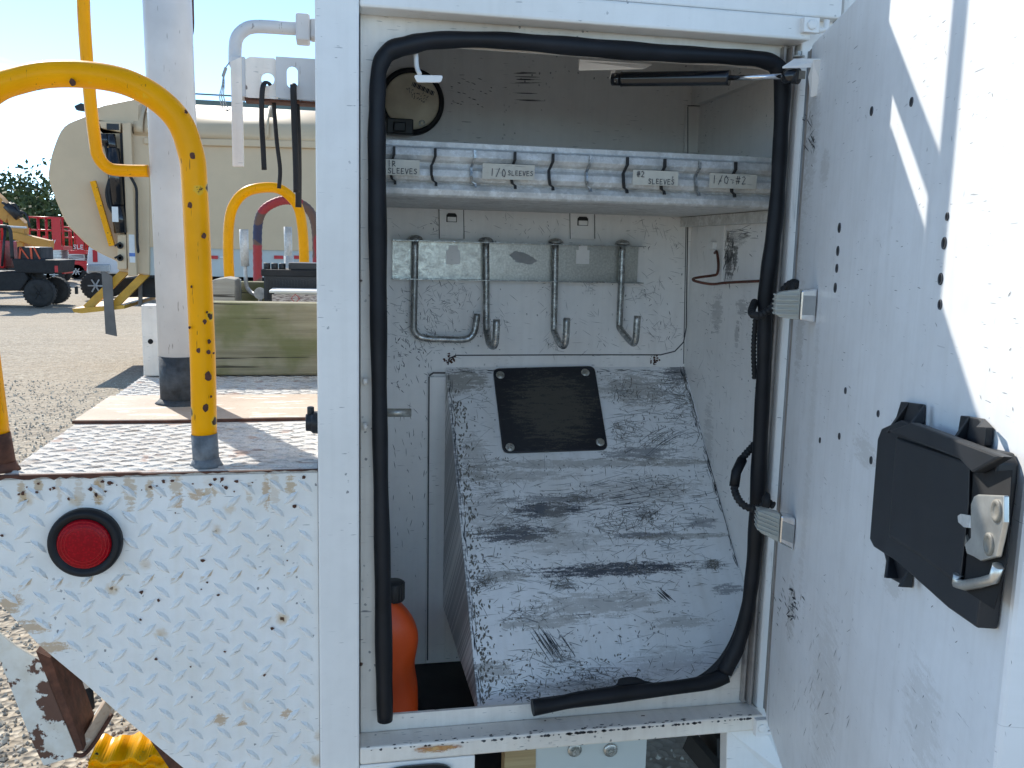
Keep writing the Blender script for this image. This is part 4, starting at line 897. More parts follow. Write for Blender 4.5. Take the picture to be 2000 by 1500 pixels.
# front tread plate (polygon)
bot = [(-160, 1080), (0, 1180), (78, 1262), (160, 1330), (225, 1388), (300, 1452), (360, 1502), (470, 1600)]
PB = [PY(a, b, FY+.012) for a, b in bot]; xr = XL-.0005; zpt = ZDK-.0065
poly = PB+[V((xr, FY+.012, PB[-1].z)), V((xr, FY+.012, zpt)), V((PB[0].x, FY+.012, zpt))]
m = MB(); m.prism(poly, (0, .006, 0)); plate = m.build('tread_plate', M['plate'], T, bevel=.001)
def zlim(x):
    for a, b in zip(PB[:-1], PB[1:]):
        if a.x <= x <= b.x: return a.z+(b.z-a.z)*(x-a.x)/(b.x-a.x)
    return PB[-1].z
lmp = PY(169, 1056, FY)
m = MB(); i = 0; x = XL-.020; Rl = .052
while x > -.57:
    z = ZDK-.028-(.02 if i % 2 else 0)+0.002*math.sin(i)
    while z > zlim(x)+.014:
        if (V((x, 0, z))-V((lmp.x, 0, lmp.z))).length > Rl+.006:
            lug(m, V((x, FY+.012, z)), (1, 0, .95 if i % 2 else -.95), (0, -1, 0), .0315, .0100, .0042)
        z -= .040
    x -= .0215; i += 1
m.build('raised_tread', M['plate'], plate, kind='stuff', recalc=False)
# rusty lip between deck and plate
m = MB()
pts_t, pts_b = [], []
for k in range(70):
    x = PB[0].x+(xr-PB[0].x)*k/69; pts_t.append(V((x, FY+.0055, ZDK+(.001 if k < 38 else -.0005)))); pts_b.append(V((x, FY+.0055, ZDK-.0022-abs(math.sin(k*1.7)*math.sin(k*.6))*(.0055 if k < 32 else .0028)-(.0 if k < 40 else -.0012))))
for k in range(69): m.add([pts_t[k], pts_t[k+1], pts_b[k+1], pts_b[k], pts_t[k]+V((0, .0075, 0)), pts_t[k+1]+V((0, .0075, 0))], [(0, 1, 2, 3), (0, 4, 5, 1)])
m.build('rusty_edge', M['rust'], plate, recalc=False)
m = MB(); rs = random.Random(31)
for k in range(60):
    x = rs.uniform(-.5, XL-.02); z = ZDK-.012-abs(rs.gauss(0, .012)) if rs.random() < .6 else rs.uniform(.9, ZDK-.02)
    if z < zlim(x)+.01 or (V((x, 0, z))-V((lmp.x, 0, lmp.z))).length < .06: continue
    w = rs.uniform(.001, .0035)
    m.prism([(x+w*math.cos(a)*rs.uniform(.5, 1.4), FY+.0094, z+w*math.sin(a)*rs.uniform(.5, 1.2)) for a in [i*math.pi/4 for i in range(8)]], (0, -.0003, 0))
m.build('rust_pits', M['rust'], plate, kind='stuff', recalc=False)
_pr = []
for k in range(13):
    q_ = PY(30+k*45+rs.uniform(-18, 18), 945+rs.uniform(0, 26), FY+.012); _pr.append((q_.x, q_.z, rs.uniform(.004, .012), rs.uniform(.012, .035), rs.uniform(.3, .75), (0.50, 0.33, 0.16)))
for (px_, py_, a_, b_) in ((385, 965, .012, .010), (345, 975, .010, .012), (520, 960, .006, .03), (190, 965, .006, .02), (20, 1180, .02, .02), (60, 1225, .03, .012), (95, 1265, .03, .010), (560, 1395, .012, .008), (470, 1410, .010, .008), (430, 1405, .012, .01)):
    q_ = PY(px_, py_, FY+.012); _pr.append((q_.x, q_.z, a_, b_, .7, (0.48, 0.28, 0.11)))
M['platerust'] = worn('tread_plate_stained', base=(0.86, 0.85, 0.83), amount=0.10, grime=0.5, grime_col=(0.66, 0.60, 0.49), rust=0.85, chips=-0.05, rough=0.36, smears=_pr)
plate.data.materials[0] = M['platerust']
# brown plate
y0, y1 = 1.81, 2.10
m = MB(); m.prism([(-.470, y0, ZDK+.001), (-.30, y0-.005, ZDK+.001), (-.1, y0+.004, ZDK+.001), (XL-.002, y0+.006, ZDK+.001), (XL-.002, y1, ZDK+.001), (-.468, y1, ZDK+.001)], (0, 0, .006)); bp = m.build('brown_plate', M['brown'], T, bevel=.001)
m = MB(); m.prism([(-.472, y0-.004, ZDK+.0005), (-.30, y0-.010, ZDK+.0005), (-.1, y0-.001, ZDK+.0005), (XL-.002, y0+.001, ZDK+.0005), (XL-.002, y0+.012, ZDK+.0005), (-.47, y0+.008, ZDK+.0005)], (0, 0, .0055)); m.build('rusty_edge', M['rust'], bp)
# marker lamp
m = MB(); c = PY(169, 1057, FY+.012); m.lathe(c, (0, -1, 0), [(Rl, 0), (Rl, .010), (Rl*.965, .016), (Rl*.9, .018), (Rl*.80, .0165), (Rl*.73, .0125)], 56); ml = m.build('marker_lamp_grommet', M['rubber'], T)
m = MB(); m.lathe(c, (0, -1, 0), [(Rl*.74, .004), (Rl*.73, .0145), (Rl*.69, .017), (Rl*.45, .0185), (Rl*.2, .0195), (.001, .0198)], 48); m.build('marker_lens', M['redlens'], ml)
m = MB()
for k in range(3): ribbon(m, [c+V((0, -.0186+.0003*k, 0))+V((math.cos(a), 0, math.sin(a)))*(Rl*(.50+.09*k)) for a in [i*math.pi/20 for i in range(41)]], .0007, (0, -1, 0), .0004)
m.build('lens_rings', M['lamp_red'], ml, recalc=False)
# white pole
pc0, pc1 = V((-.300, 2.0, ZDK+.007)), V((-.318, 2.0, 2.7))
m = MB(); m.tube([pc0.lerp(pc1, .07), pc1], .0465, 40); pole = m.build('white_pole', M['pole'], T)
m = MB(); m.tube([pc0, pc0.lerp(pc1, .0702)], .0470, 40); m.lathe(pc0, (0, 0, 1), [(.058, 0), (.053, .004), (.048, .010)], 40); m.build('pole_foot', M['blackbase'], pole)
m = MB(); m.tube(smooth_path([PY(168, -160, 2.0), PY(163, 0, 2.0), PY(174, 170, 2.0), PY(185, 270, 2.0), PY(192, 305, 2.0), PY(212, 328, 2.0), PY(240, 333, 2.0), PY(290, 334, 2.0)], 8), .0122, 16); m.build('grab_rail', M['yellow'], T)
# front yellow hoop
HY = FY+.045
def hoop(P, Y, r, name, mt, n=8, seg=24, Ys=None):
    m = MB(); m.tube(smooth_path([PY(a, b, Y) for a, b in P], n), r, seg); return m.build(name, mt, T)
hoopP = [(399, 850), (396, 700), (387, 500), (379, 350), (373, 300), (352, 240), (310, 195), (250, 162), (180, 147), (100, 145), (40, 156), (-10, 175), (-50, 215), (-70, 290), (-62, 400), (-40, 600), (-8, 850)]
hp1 = hoop(hoopP, HY, .0188, 'yellow_hoop', M['yellow'])
for (px, py) in ((399, 848), (-8, 848)):
    a = PY(px, py, HY); b = V((a.x+(.002 if px > 0 else .006), HY, ZDK+.001))
    m = MB(); m.tube([a+V((0, 0, .001)), b], .0196, 24); m.lathe(b, (0, 0, 1), [(.025, -.0005), (.022, .005), (.0195, .012)], 24); m.build('hoop_foot', M['greybase'] if px > 0 else M['rust'], hp1)
m = MB(); rs = random.Random(8)   # hard paint chips
for (px, py, s) in ((376, 304, 6), (371, 401, 5), (398, 461, 4.5), (400, 628, 4), (408, 667, 3.6), (388, 684, 4.2), (407, 688, 4), (406, 735, 7), (402, 797, 6), (404, 610, 2), (141, 160, 5), (363, 218, 3), (417, 690, 2), (374, 560, 2), (370, 640, 2.2), (412, 775, 2)):
    c = PY(px, py, HY-.0192); w = s/1777*1.42
    # wrap onto tube surface approximately: centre column offset
    m.prism([c+V((w*math.cos(a)*rs.uniform(.6, 1.1), 0, w*1.25*math.sin(a)*rs.uniform(.7, 1.2))) for a in [i*math.pi/5 for i in range(10)]], (0, .004, 0))
m.build('paint_chips', M['rust'], hp1, kind='stuff')
# rear hoops
hoop([(449, 560), (446, 500), (447, 440), (456, 402), (480, 375), (520, 366), (552, 372), (580, 400), (590, 440), (594, 500), (594, 560)], 3.5, .0185, 'yellow_hoop', M['yellow'])
m = MB(); pth = smooth_path([PY(a, b, 3.7) for a, b in ((504, 570), (503, 500), (504, 440), (515, 410), (545, 393), (575, 393), (605, 412), (617, 450), (619, 520), (619, 570))], 14)
m.tube(pth, [.017*(1 if i % 3 else 1.07) for i in range(len(pth))], 18); m.build('wrapped_hoop', M['wrap'], T)
# hanger bracket at top
BYK = 1.60
m = MB(); m.tube(smooth_path([PY(612, 58, BYK), PY(560, 55, BYK), PY(500, 52, BYK), (PY(475, 60, BYK)), PY(461, 80, BYK), PY(459, 120, BYK), PY(460, 125, BYK)], 6), .0105, 4 if 0 else 14)
hg = m.build('hanger_arm', M['pole'], T)
m = MB(); a, b = PY(578, 31, BYK), PY(606, 85, BYK); m.box(a.x, b.x, BYK-.024, BYK+.024, b.z, a.z); m.box(b.x, XL+.003, BYK-.02, BYK+.02, b.z+.006, a.z-.006); m.build('hanger_collar', M['pole'], T, bevel=.003)
def holeplate(mb, outer, hole, th, nseg=None):
    # outer and hole have equal counts; bridge ring front/back
    n = len(outer); v = V((0, th, 0))
    mb.add(list(outer)+list(hole)+[p+v for p in outer]+[p+v for p in hole],
           [[i, (i+1) % n, n+(i+1) % n, n+i] for i in range(n)]+[[2*n+i, 3*n+i, 3*n+(i+1) % n, 2*n+(i+1) % n] for i in range(n)] +
           [[i, 2*n+i, 2*n+(i+1) % n, (i+1) % n] for i in range(n)]+[[n+i, n+(i+1) % n, 3*n+(i+1) % n, 3*n+i] for i in range(n)])
def rect_ring(x0, x1, z0, z1, cx, cz, rx, rz, Y, n=32, slot=0):
    O, H_ = [], []
    for k in range(n):
        a = 2*math.pi*(k+.5)/n; c, s = math.cos(a), math.sin(a)
        tx = ((x1-cx)/c if c > 0 else (x0-cx)/c); tz = ((z1-cz)/s if s > 0 else (z0-cz)/s); t = min(tx, tz)
        O.append(V((cx+c*t, Y, cz+s*t))); H_.append(V((cx+c*rx, Y, cz+s*rz+math.copysign(slot, s))))
    return O, H_
m = MB(); a, b = PY(478, 110, BYK-.02), PY(543, 195, BYK-.02); hc = PY(523, 155, BYK-.02)
O, H_ = rect_ring(a.x, b.x, b.z, a.z, hc.x, hc.z, .0103, .0103, BYK-.02); holeplate(m, O, H_, .004)
m.build('hanger_plate', M['peel'] if 0 else M['frame'], T)
m = MB(); a, b = PY(538, 110, BYK-.026), PY(622, 196, BYK-.026); hc2 = PY(571, 151, BYK-.026)
O, H_ = rect_ring(a.x, b.x, b.z, a.z, hc2.x, hc2.z, .0088, .0088, BYK-.026, slot=.0085); holeplate(m, O, H_, .0045); m.build('hanger_plate', M['pole'], T)
m = MB(); a, b = PY(450, 110, BYK-.022), PY(480, 190, BYK-.022); m.box(a.x, b.x, BYK-.022, BYK+.02, b.z, a.z+.001); m.build('hanger_box', M['pole'], T, bevel=.002)
m = MB(); m.prism([PY(450, 120, BYK-.023), PY(472, 110, BYK-.023), PY(476, 325, BYK-.023), PY(454, 325, BYK-.023)], (0, .010, 0)); m.build('hanger_blade', M['frame'], T, bevel=.001)
m = MB(); m.box(PY(480, 196, BYK).x, XL, BYK-.02, BYK+.02, b.z-.004, b.z); m.build('hanger_ledge', M['rust'], T)
# under-body bits, lower left
m = MB(); Yb = 1.50
m.prism([PY(-60, 1190, Yb), PY(30, 1262, Yb), PY(78, 1290, Yb), PY(100, 1340, Yb), PY(150, 1462, Yb), PY(148, 1478, Yb), PY(85, 1496, Yb), PY(58, 1440, Yb), PY(0, 1292, Yb), PY(-60, 1260, Yb)], (0, .006, 0)); m.build('step_bracket', M['peel'], T, bevel=.001)
m = MB(); m.prism([PY(70, 1272, Yb), PY(98, 1285, Yb), PY(163, 1465, Yb), PY(150, 1468, Yb)], (0, .09, 0)); m.build('bracket_web', M['rust'], T)
m = MB(); m.prism([PY(148, 1462, Yb+.01), PY(165, 1470, Yb+.01), PY(222, 1395, Yb+.06), PY(205, 1372, Yb+.06)], (0, .09, .0)); m.build('lower_step', M['brown'], T)
m = MB(); m.tube(smooth_path([PY(145, 1474, Yb-.002), PY(163, 1474, Yb-.002), PY(185, 1450, Yb+.02), PY(219, 1395, Yb+.05)], 5), .0035, 10); m.build('step_rod', M['rust'], T)
m = MB(); m.tube([PY(118, 1250, 1.75), PY(138, 1340, 1.75), PY(143, 1396, 1.75)], .021, 20); m.build('drop_tube', M['rubber_dull'], T)
m = MB(); m.tube([PY(160, 1340, 1.9), PY(165, 1385, 1.9)], .02, 14); m.build('drop_tube', M['rubber_dull'], T)
m = MB()
m.prism([PY(262, 1400, 1.9), PY(330, 1500, 1.9), PY(380, 1600, 1.9), PY(500, 1600, 1.9), PY(500, 1400, 1.9)], (0, .05, 0)); m.build('under_bracket', M['rust'], T)

# ================================================================== THINGS IN THE COMPARTMENT
c = PZ(760, 1470, ZF); jx = PY(752, 1300, 1.62).x
J = thing('oil_jug', (jx, 1.66, ZF), 'orange plastic jug with black cap standing in the narrow well left of the slanted box', 'jug')
zt_, zbm = PY(765, 1182, 1.62).z, ZF+.001; zm = PY(765, 1280, 1.62).z
m = MB(); rings = []
for k in range(22):
    s = k/21; z = zbm+(zt_-zbm)*s
    hx_ = .068*(1-max(0, (s-.72)/.28)**2*.72)*(1-.10*math.exp(-((s-.55)/.1)**2)) - .012*max(0, .2-s); hy_ = .04*(1-max(0, (s-.78)/.22)**2*.5)
    ring = []
    for j in range(32):
        a = 2*math.pi*j/32; e = .62
        dent = .007*math.exp(-((s-.52)/.2)**2)*(1 if math.sin(a) < 0 else 0)*max(0, math.cos(a-.1))
        ring.append(V((jx+math.copysign(abs(math.cos(a))**e, math.cos(a))*hx_-.002, 1.66+math.copysign(abs(math.sin(a))**e, math.sin(a))*hy_+dent*1.8, z)))
    rings.append(ring)
for r in rings: m.v += r
for k in range(21):
    for j in range(32): m.f.append([k*32+j, k*32+(j+1) % 32, (k+1)*32+(j+1) % 32, (k+1)*32+j]); m.sm.append(True)
m.f.append(list(range(32))); m.f.append([21*32+j for j in range(32)]); m.sm += [False, False]
m.build('jug_body', M['orange'], J)
m = MB(); cx_ = PY(772, 1160, 1.66).x; m.lathe((cx_-.004, 1.66, zt_-.006), (0, 0, 1), [(.020, 0), (.021, .002), (.021, .034), (.019, .037), (.001, .037)], 24)
for k in range(20): a = k*math.pi/10; m.bar(V((cx_-.004+.0212*math.cos(a), 1.66+.0212*math.sin(a), zt_-.003)), V((cx_-.004+.0212*math.cos(a), 1.66+.0212*math.sin(a), zt_+.029)), .002, .002, (1, 0, 0))
m.build('jug_cap', M['plastic'], J)
# wire
m = MB(); m.tube(smooth_path([PX(1396, 494, XW1-.004), PX(1400, 492, XW1-.010), PX(1403, 515, XW1-.012), PX(1401, 534, XW1-.012), PX(1392, 538, XW1-.02), PX(1370, 541, XW1-.05), PX(1355, 544, XW1-.07), PX(1358, 549, XW1-.075), PX(1390, 555, XW1-.04), PX(1420, 552, XW1-.02), PX(1482, 549, XW1-.012)], 5), .0028, 10)
m.build('bent_wire', M['rustwire'], label='bent rusty brown wire hanging on the right inner wall of the compartment', cat='wire')
m = MB(); q = PX(1398, 482, XW1); m.box(XW1-.012, XW1-.0003, q.y-.012, q.y+.012, q.z-.006, q.z+.010); m.build('wall_clip', M['wall'], T, bevel=.002)
m = MB(); q = PX(1398, 430, XW1); m.box(XW1-.010, XW1-.0003, q.y-.012, q.y+.012, q.z-.01, q.z+.012)
m.build('wall_clip', M['wall'], T, bevel=.002)
m = MB(); a = PX(1382, 428, XW1); b = PX(1411, 560, XW1); m.box(XW1-.003, XW1-.0003, min(a.y, b.y), max(a.y, b.y), b.z, a.z); m.build('wall_strap', M['wall'], T, bevel=.001)

# ================================================================== STRAPS
def strap(front, back, top, label, wd):
    Yf, Yk = BYK-.040, BYK-.006
    m = MB(); path = [PY(a, b, Yf) for a, b in front[::-1]]+[PY(top[0], top[1], BYK-.024)]+[PY(a, b, Yk) for a, b in back]
    m.tube(smooth_path(path, 6), wd, 8, flat=.55)
    m.build('rubber_strap', M['rubber_dull'], label=label, cat='strap', group='black rubber straps hanging from the white bracket')
strap([(513, 172), (511, 230), (514, 290), (516, 332)], [(533, 180), (536, 220), (541, 280), (547, 330), (545, 368)], (523, 161), 'black rubber strap looped through the round hole in the white bracket', .0042)
strap([(573, 175), (575, 240), (578, 320), (579, 376)], [(577, 180), (581, 240), (583, 320), (583, 405)], (573, 166), 'longer black rubber strap looped through the oval slot nearest the pillar', .0052)
m = MB()
for k in range(3): m.tube(smooth_path([PY(448, 122, BYK-.03), PY(438, 138, BYK-.03), PY(434+k*2, 165, BYK-.03), PY(429+4*k, 190, BYK-.03), PY(436+5*k, 212, BYK-.03), PY(446+2*k, 218-2*k, BYK-.03)], 5), .0009, 6)
wt = m.build('wire_seal', M['steel'], label='thin looped wire with a small tag tied to the left corner of the white bracket', cat='wire')
m = MB(); c = PY(439, 141, BYK-.031); m.bar(c+V((-.003, 0, -.007)), c+V((.002, 0, .007)), .007, .004); m.build('crimp_tag', M['grey'], wt)
m = MB(); m.tube(smooth_path([PY(371, -60, 2.05), PY(371, 0, 2.05), PY(372, 45, 2.05), PY(370, 66, 2.05), (PY(366, 72, 2.05)), PY(360, 66, 2.05), PY(352, 52, 2.05)], 6), .0078, 14)
m.build('rusty_hook', M['rust'], label='rusty brown hook hanging at the top beside the white pole', cat='hook')

# ================================================================== LOAD ON THE DECK
def beam(name, pts0, pts1, zb_, zt_, y0, y1, mt, label, cat, bev=.006, grp=None):
    m = MB(); m.box(pts0, pts1, y0, y1, zb_, zt_); return m.build(name, mt, bevel=bev, label=label, cat=cat, group=grp)
zbt = PY(500, 591, 2.43).z
beam('timber_beam', PY(398, 650, 2.43).x, XL+.25, ZDK+.004, zbt, 2.43, 2.50, M['timber'], 'thick weathered green-stained timber beam lying across the deck behind the yellow hoop', 'timber beam')
a = PY(275, 596, 2.43); b = PY(308, 735, 2.43)
C2 = thing('steel_channel', (a.x, 2.43, ZDK), 'scuffed white steel box with a bolt hole at the outer edge of the deck', 'steel box')
m = MB(); m.box(a.x, PY(395, 650, 2.43).x, 2.432, 2.50, ZDK+.003, a.z); m.build('box_shell', M['frame'], C2, bevel=.003)
m = MB(); m.lathe(PY(294, 667, 2.432), (0, -1, 0), [(.0065, 0), (.0065, .0008)], 16); m.build('bolt_hole', M['void'], C2)
# second row
Y2 = 2.75
a = PY(418, 546, Y2); b = PY(459, 592, Y2)
m = MB(); m.prism([PY(395, 556, Y2), PY(418, 546, Y2), PY(440, 543, Y2), PY(459, 546, Y2), V((PY(459, 546, Y2).x, Y2, ZDK+.003)), V((PY(395, 546, Y2).x, Y2, ZDK+.003))], (0, .16, 0)); m.build('timber_block', M['timber_grey'], bevel=.004, label='pale grey weathered timber block standing behind the green beam, left of the battery', cat='timber block')
a = PY(462, 550, 3.0); m = MB(); m.box(a.x, .35, 3.0, 3.05, ZDK+.003, a.z); m.build('timber_board', M['timber'], bevel=.003, label='upright weathered board behind the battery and the galvanised rods', cat='board')
m = MB(); a = PY(461, 549, 2.95); m.box(a.x, a.x+.012, 2.93, 2.99, ZDK+.003, a.z+.005); m.build('metal_strip', M['silver'], label='thin upright pale metal strip between the grey block and the board', cat='metal strip')
# battery
YB = 2.78; bx, bz = PY(513, 590, YB), PY(513, 507, YB)
Bt = thing('battery', (bx.x+.12, YB+.09, ZDK), 'large black vehicle battery with ribbed sides beside the white door pillar', 'battery')
x1 = PY(720, 560, YB).x; zt = PY(560, 532, YB).z
m = MB(); m.box(bx.x+.004, x1-.004, YB, YB+.18, ZDK+.13, zt-.002); bb = m.build('battery_case', M['plastic'], Bt, bevel=.004)
m = MB(); k = bx.x+.012
while k < x1-.01: m.box(k, k+.004, YB-.003, YB+.001, ZDK+.135, zt-.022); k += .0085
m.build('battery_ribs', M['plastic'], Bt, kind='stuff')
m = MB(); m.box(bx.x-.003, x1, YB-.006, YB+.186, zt-.012, zt+.008); m.build('battery_lid', M['rubber_dull'], Bt, bevel=.003)
m = MB()
for k in range(3): m.tube([V((bx.x+.012+k*.022, YB+.03, zt+.006)), V((bx.x+.012+k*.022, YB+.03, zt+.026))], .010, 14)
m.box(bx.x+.075, x1-.01, YB+.01, YB+.17, zt+.008, zt+.028); m.build('cell_caps', M['plastic'], Bt, bevel=.002)
beam('timber_block', bx.x-.01, x1+.03, ZDK+.003, ZDK+.1295, YB-.01, YB+.19, M['timber_grey'], 'low timber packer directly under the black battery', 'timber block')
# white tub
YT = 2.62; a = PY(526, 568, YT); b = PY(720, 574, YT)
Tb = thing('white_tub', (a.x+.1, YT+.08, ZDK), 'shallow white plastic tub with a printed hazard label in front of the battery', 'tub')
m = MB(); m.box(a.x+.012, b.x-.01, YT, YT+.13, ZDK+.003, a.z-.004); m.build('tub_body', M['white'], Tb, bevel=.006)
m = MB(); m.box(a.x, b.x, YT-.012, YT+.142, a.z-.005, a.z+.002); m.build('tub_rim', M['white'], Tb, bevel=.002)
def tubprint():
    mm, t, p = mat('printed_label'); uv = uvo(t)
    c = mix(t, rng(t, noise(t, mapping(t, uv, scale=(60, 420, 1)), 1, 3), .48, .56), (0.62, 0.56, 0.54), (0.22, 0.17, 0.17)); t.links.new(c, p.inputs['Base Color']); return mm
la = PY(531, 573, YT-.001); m = MB(); m.box(la.x, b.x-.02, YT-.0012, YT-.0004, ZDK+.02, la.z-.002); lb = m.build('hazard_label', tubprint(), Tb)
m = MB(); c = PY(577, 583, YT-.0014); s = .012
ribbon(m, [c+V((0, 0, s)), c+V((s, 0, 0)), c+V((0, 0, -s)), c+V((-s, 0, 0)), c+V((0, 0, s))], .0016, (0, -1, 0)); m.build('hazard_diamond', M['red'], Tb, recalc=False)
# rods
for i, (P_, lbl) in enumerate((([(476, 448), (477, 480), (479, 520)], 'galvanised lever rod standing left of the battery with its bent foot on the board'), ([(562, 443), (563, 480), (564, 560)], 'galvanised threaded rod standing behind the battery, upper end bare'))):
    Yr = 2.9 if i == 0 else 3.15; base_ = PY(*P_[-1], Yr)
    rt = thing('threaded_rod', (base_.x, Yr, ZDK), lbl, 'rod')
    m = MB(); m.tube([PY(a, b, Yr) for a, b in P_], [.0135, .0135, .0125], 16); m.build('rod_sleeve', M['galv'], rt)
    m = MB()
    if i == 0: m.tube(smooth_path([PY(479, 518, Yr), PY(480, 545, Yr), PY(483, 562, Yr), PY(492, 572, Yr-.02), PY(502, 576, Yr-.04)], 5), .006, 12); e = PY(508, 573, Yr-.04); m.lathe(e, (0, -1, 0), [(.018, 0), (.018, .008)], 18); m.tube([e, V((e.x, e.y, ZDK+.003))], .006, 8)
    else: m.tube([PY(564, 500, Yr), V((PY(564, 560, Yr).x, Yr, ZDK+.003))], .016, 6)
    m.build('rod_shank', M['galv'], rt)

# yellow wheel chock pile low left
cY = 2.7
ck = MB(); base = PY(262, 1475, cY)
for k in range(9):
    z = base.z-.012-k*.026; P_ = []
    for i in range(40): s = i/39; P_.append(V((base.x-.13-.004*k+s*(.30+.01*k), cY-.004*k+.01*math.sin(s*22+k), z+.006*math.sin(s*34+k*1.3))))
    for i in range(39): ck.add([P_[i], P_[i+1], P_[i+1]+V((0, .14, .004)), P_[i]+V((0, .14, .004)), P_[i]-V((0, -.008, .016)), P_[i+1]-V((0, -.008, .016))], [(0, 1, 2, 3), (0, 4, 5, 1)], True)
ck.box(base.x-.12, base.x+.16, cY+.02, cY+.15, 0.02, base.z-.02)
ck.build('wheel_chock', M['yellow'], label='yellow ridged plastic block under the lower edge of the tread plate', cat='wheel chock', recalc=False)
# wooden leg seen under the sill
m = MB(); a = PY(986, 1470, 1.497); b = PY(1045, 1470, 1.497); m.prism([V((a.x, 1.497, .50)), V((b.x+.006, 1.497, .50)), V((b.x, 1.497, ZS-.032)), V((a.x, 1.497, ZS-.032))], (0, .03, 0)); m.build('wooden_post', M['timber_new'], label='pale wooden post seen in the gap under the compartment sill', cat='post')
TY = thing('truck_tyre', (.25, 2.4, 0), 'dark tyre glimpsed in the gap below the compartment sill', 'tyre')
m = MB(); m.lathe((.25, 2.3, .42), (0, 1, 0), [(.22, 0), (.40, .01), (.44, .04), (.45, .11), (.44, .20), (.40, .23), (.22, .24)], 48)
for k in range(48):
    a = k*math.pi/24; c = V((.25+.452*math.cos(a), 2.42, .42+.452*math.sin(a))); m.bar(c+V((0, -.09, 0)), c+V((0, .09, 0)), .03, .018, V((math.cos(a), 0, math.sin(a))))
m.build('tyre_tread', M['tyre'], TY)
m = MB(); m.lathe((.25, 2.31, .42), (0, 1, 0), [(.05, .02), (.21, .01), (.22, .06), (.20, .2)], 32); m.build('rim', M['grey'], TY)

# ================================================================== GARBAGE TRUCK
GY = 11.5
G = thing('refuse_truck', (-3.5, GY+1.2, 0), 'cream refuse truck body with curved tail and yellow underride guard, behind the yellow hoop', 'garbage truck')
def gp(a, b, dy=0): return PY(a, b, GY+dy)
out = [(168, 226), (125, 247), (104, 290), (95, 330), (95, 350), (103, 376), (117, 411), (131, 439), (149, 458), (173, 481), (292, 538), (292, 262)]
m = MB(); m.prism([gp(*p) for p in rounded([V((a, b, 0)) for a, b in out], 6, 2)] if False else [gp(*p) for p in smooth_path([(a, b, 0) for a, b in out[:10]], 4) and [(q.x, q.y) for q in smooth_path([(a, b, 0) for a, b in out[:10]]+[(198, 496, 0), (228, 510, 0)], 4)]]+[gp(232, 530), gp(292, 538), gp(292, 250)], (0, 2.3, 0))
m.build('tail_hopper', M['cream'], G, bevel=.02)
m = MB(); m.prism([gp(280, 282, .02), gp(1000, 300, .02), gp(1000, 500, .02), gp(280, 482, .02)], (0, 2.3, 0)); m.build('body_side', M['cream'], G)
m = MB(); m.prism([gp(280, 482, .05), gp(1000, 500, .05), gp(1000, 552, .05), gp(280, 537, .05)], (0, 2.25, 0)); m.build('lower_skirt', M['creamdirty'], G)
m = MB(); m.prism([gp(280, 268, -.03), gp(1000, 284, -.03), gp(1000, 300, -.03), gp(280, 281, -.03)], (0, .06, 0)); m.build('belt_rail', M['cream'], G, bevel=.01)
# curved roof extruded along X
z0 = gp(400, 270).z; z1_ = PY(400, 209, GY+1.15).z
xa, xb = gp(262, 260).x, gp(1000, 260).x
def roofprof(x): return [V((x, GY-.02+1.17*(1-math.cos(t)), z0+(z1_-z0)*math.sin(t))) for t in [i*math.pi/2/10 for i in range(11)]]+[V((x, GY+2.32, z0))]
m = MB(); m.prism(roofprof(xa), (xb-xa, 0, 0), True); rf = m.build('roof', M['cream'], G)
for px in (262, 284, 520): 
    m = MB(); x = gp(px, 260).x
    m.prism([p+V((0, -.02 if p.y < GY+1 else 0, .03)) for p in roofprof(x)], (.10 if px < 300 else .03, 0, 0), True); m.build('roof_strap', M['cream'], G)
m = MB(); m.prism([gp(176, 228), gp(176, 215), gp(205, 205), gp(270, 192), gp(270, 262), gp(200, 262), gp(180, 240)], (0, 2.0, 0)); m.build('tail_top', M['cream'], G, bevel=.01)
m = MB(); m.prism([gp(145, 207, -.05), gp(158, 201, -.05), (gp(186, 210, -.05)), gp(180, 219, -.05), gp(148, 214, -.05)], (0, .1, 0)); m.build('tail_lug', M['plastic'], G)
m = MB(); m.prism([gp(193, 236, -.12), gp(235, 238, -.12), gp(234, 258, -.12), gp(197, 250, -.12)], (0, .12, 0)); gb = m.build('hinge_box', M['cream'], G, bevel=.01)
m = MB(); a, b = gp(208, 241, -.135), gp(232, 254, -.135); m.box(a.x, b.x, GY-.135, GY-.12, b.z, a.z); m.build('box_window', M['plastic'], gb)
m = MB(); m.prism([gp(238, 240, -.1), gp(255, 238, -.1), gp(267, 538, -.1), gp(250, 540, -.1)], (0, .1, 0)); m.build('tail_post', M['cream'], G, bevel=.01)
m = MB(); m.prism([gp(234, 260, -.06), gp(240, 260, -.06), gp(250, 480, -.06), gp(244, 480, -.06)], (0, .06, 0)); m.build('post_groove', M['dark'], G)
m = MB(); m.tube([gp(217, 262, -.12), gp(222, 300, -.12)], .045, 12); m.tube([gp(220, 290, -.12), gp(229, 400, -.12)], .075, 16); m.tube([gp(229, 400, -.12), gp(236, 455, -.12)], .07, 16); m.tube([gp(206, 262, -.06), gp(208, 286, -.06)], .07, 12)
cy_ = m.build('hydraulic_cylinder', M['gloss_black'], G)
m = MB(); m.box(gp(226, 405).x, gp(238, 405).x, GY-.205, GY-.198, gp(226, 434).z, gp(226, 405).z); m.build('decal', M['white'], cy_)
for P_ in ([(214, 350), (208, 375), (212, 400), (220, 415)], [(218, 345), (213, 372), (218, 405), (224, 420)], [(255, 345), (266, 368), (267, 400), (268, 470), (270, 490), (268, 492)], [(206, 285), (214, 320), (224, 345)]):
    m = MB(); m.tube(smooth_path([gp(a, b, -.16) for a, b in P_], 5), .017, 8); m.build('hydraulic_hose', M['rubber_dull'], G)
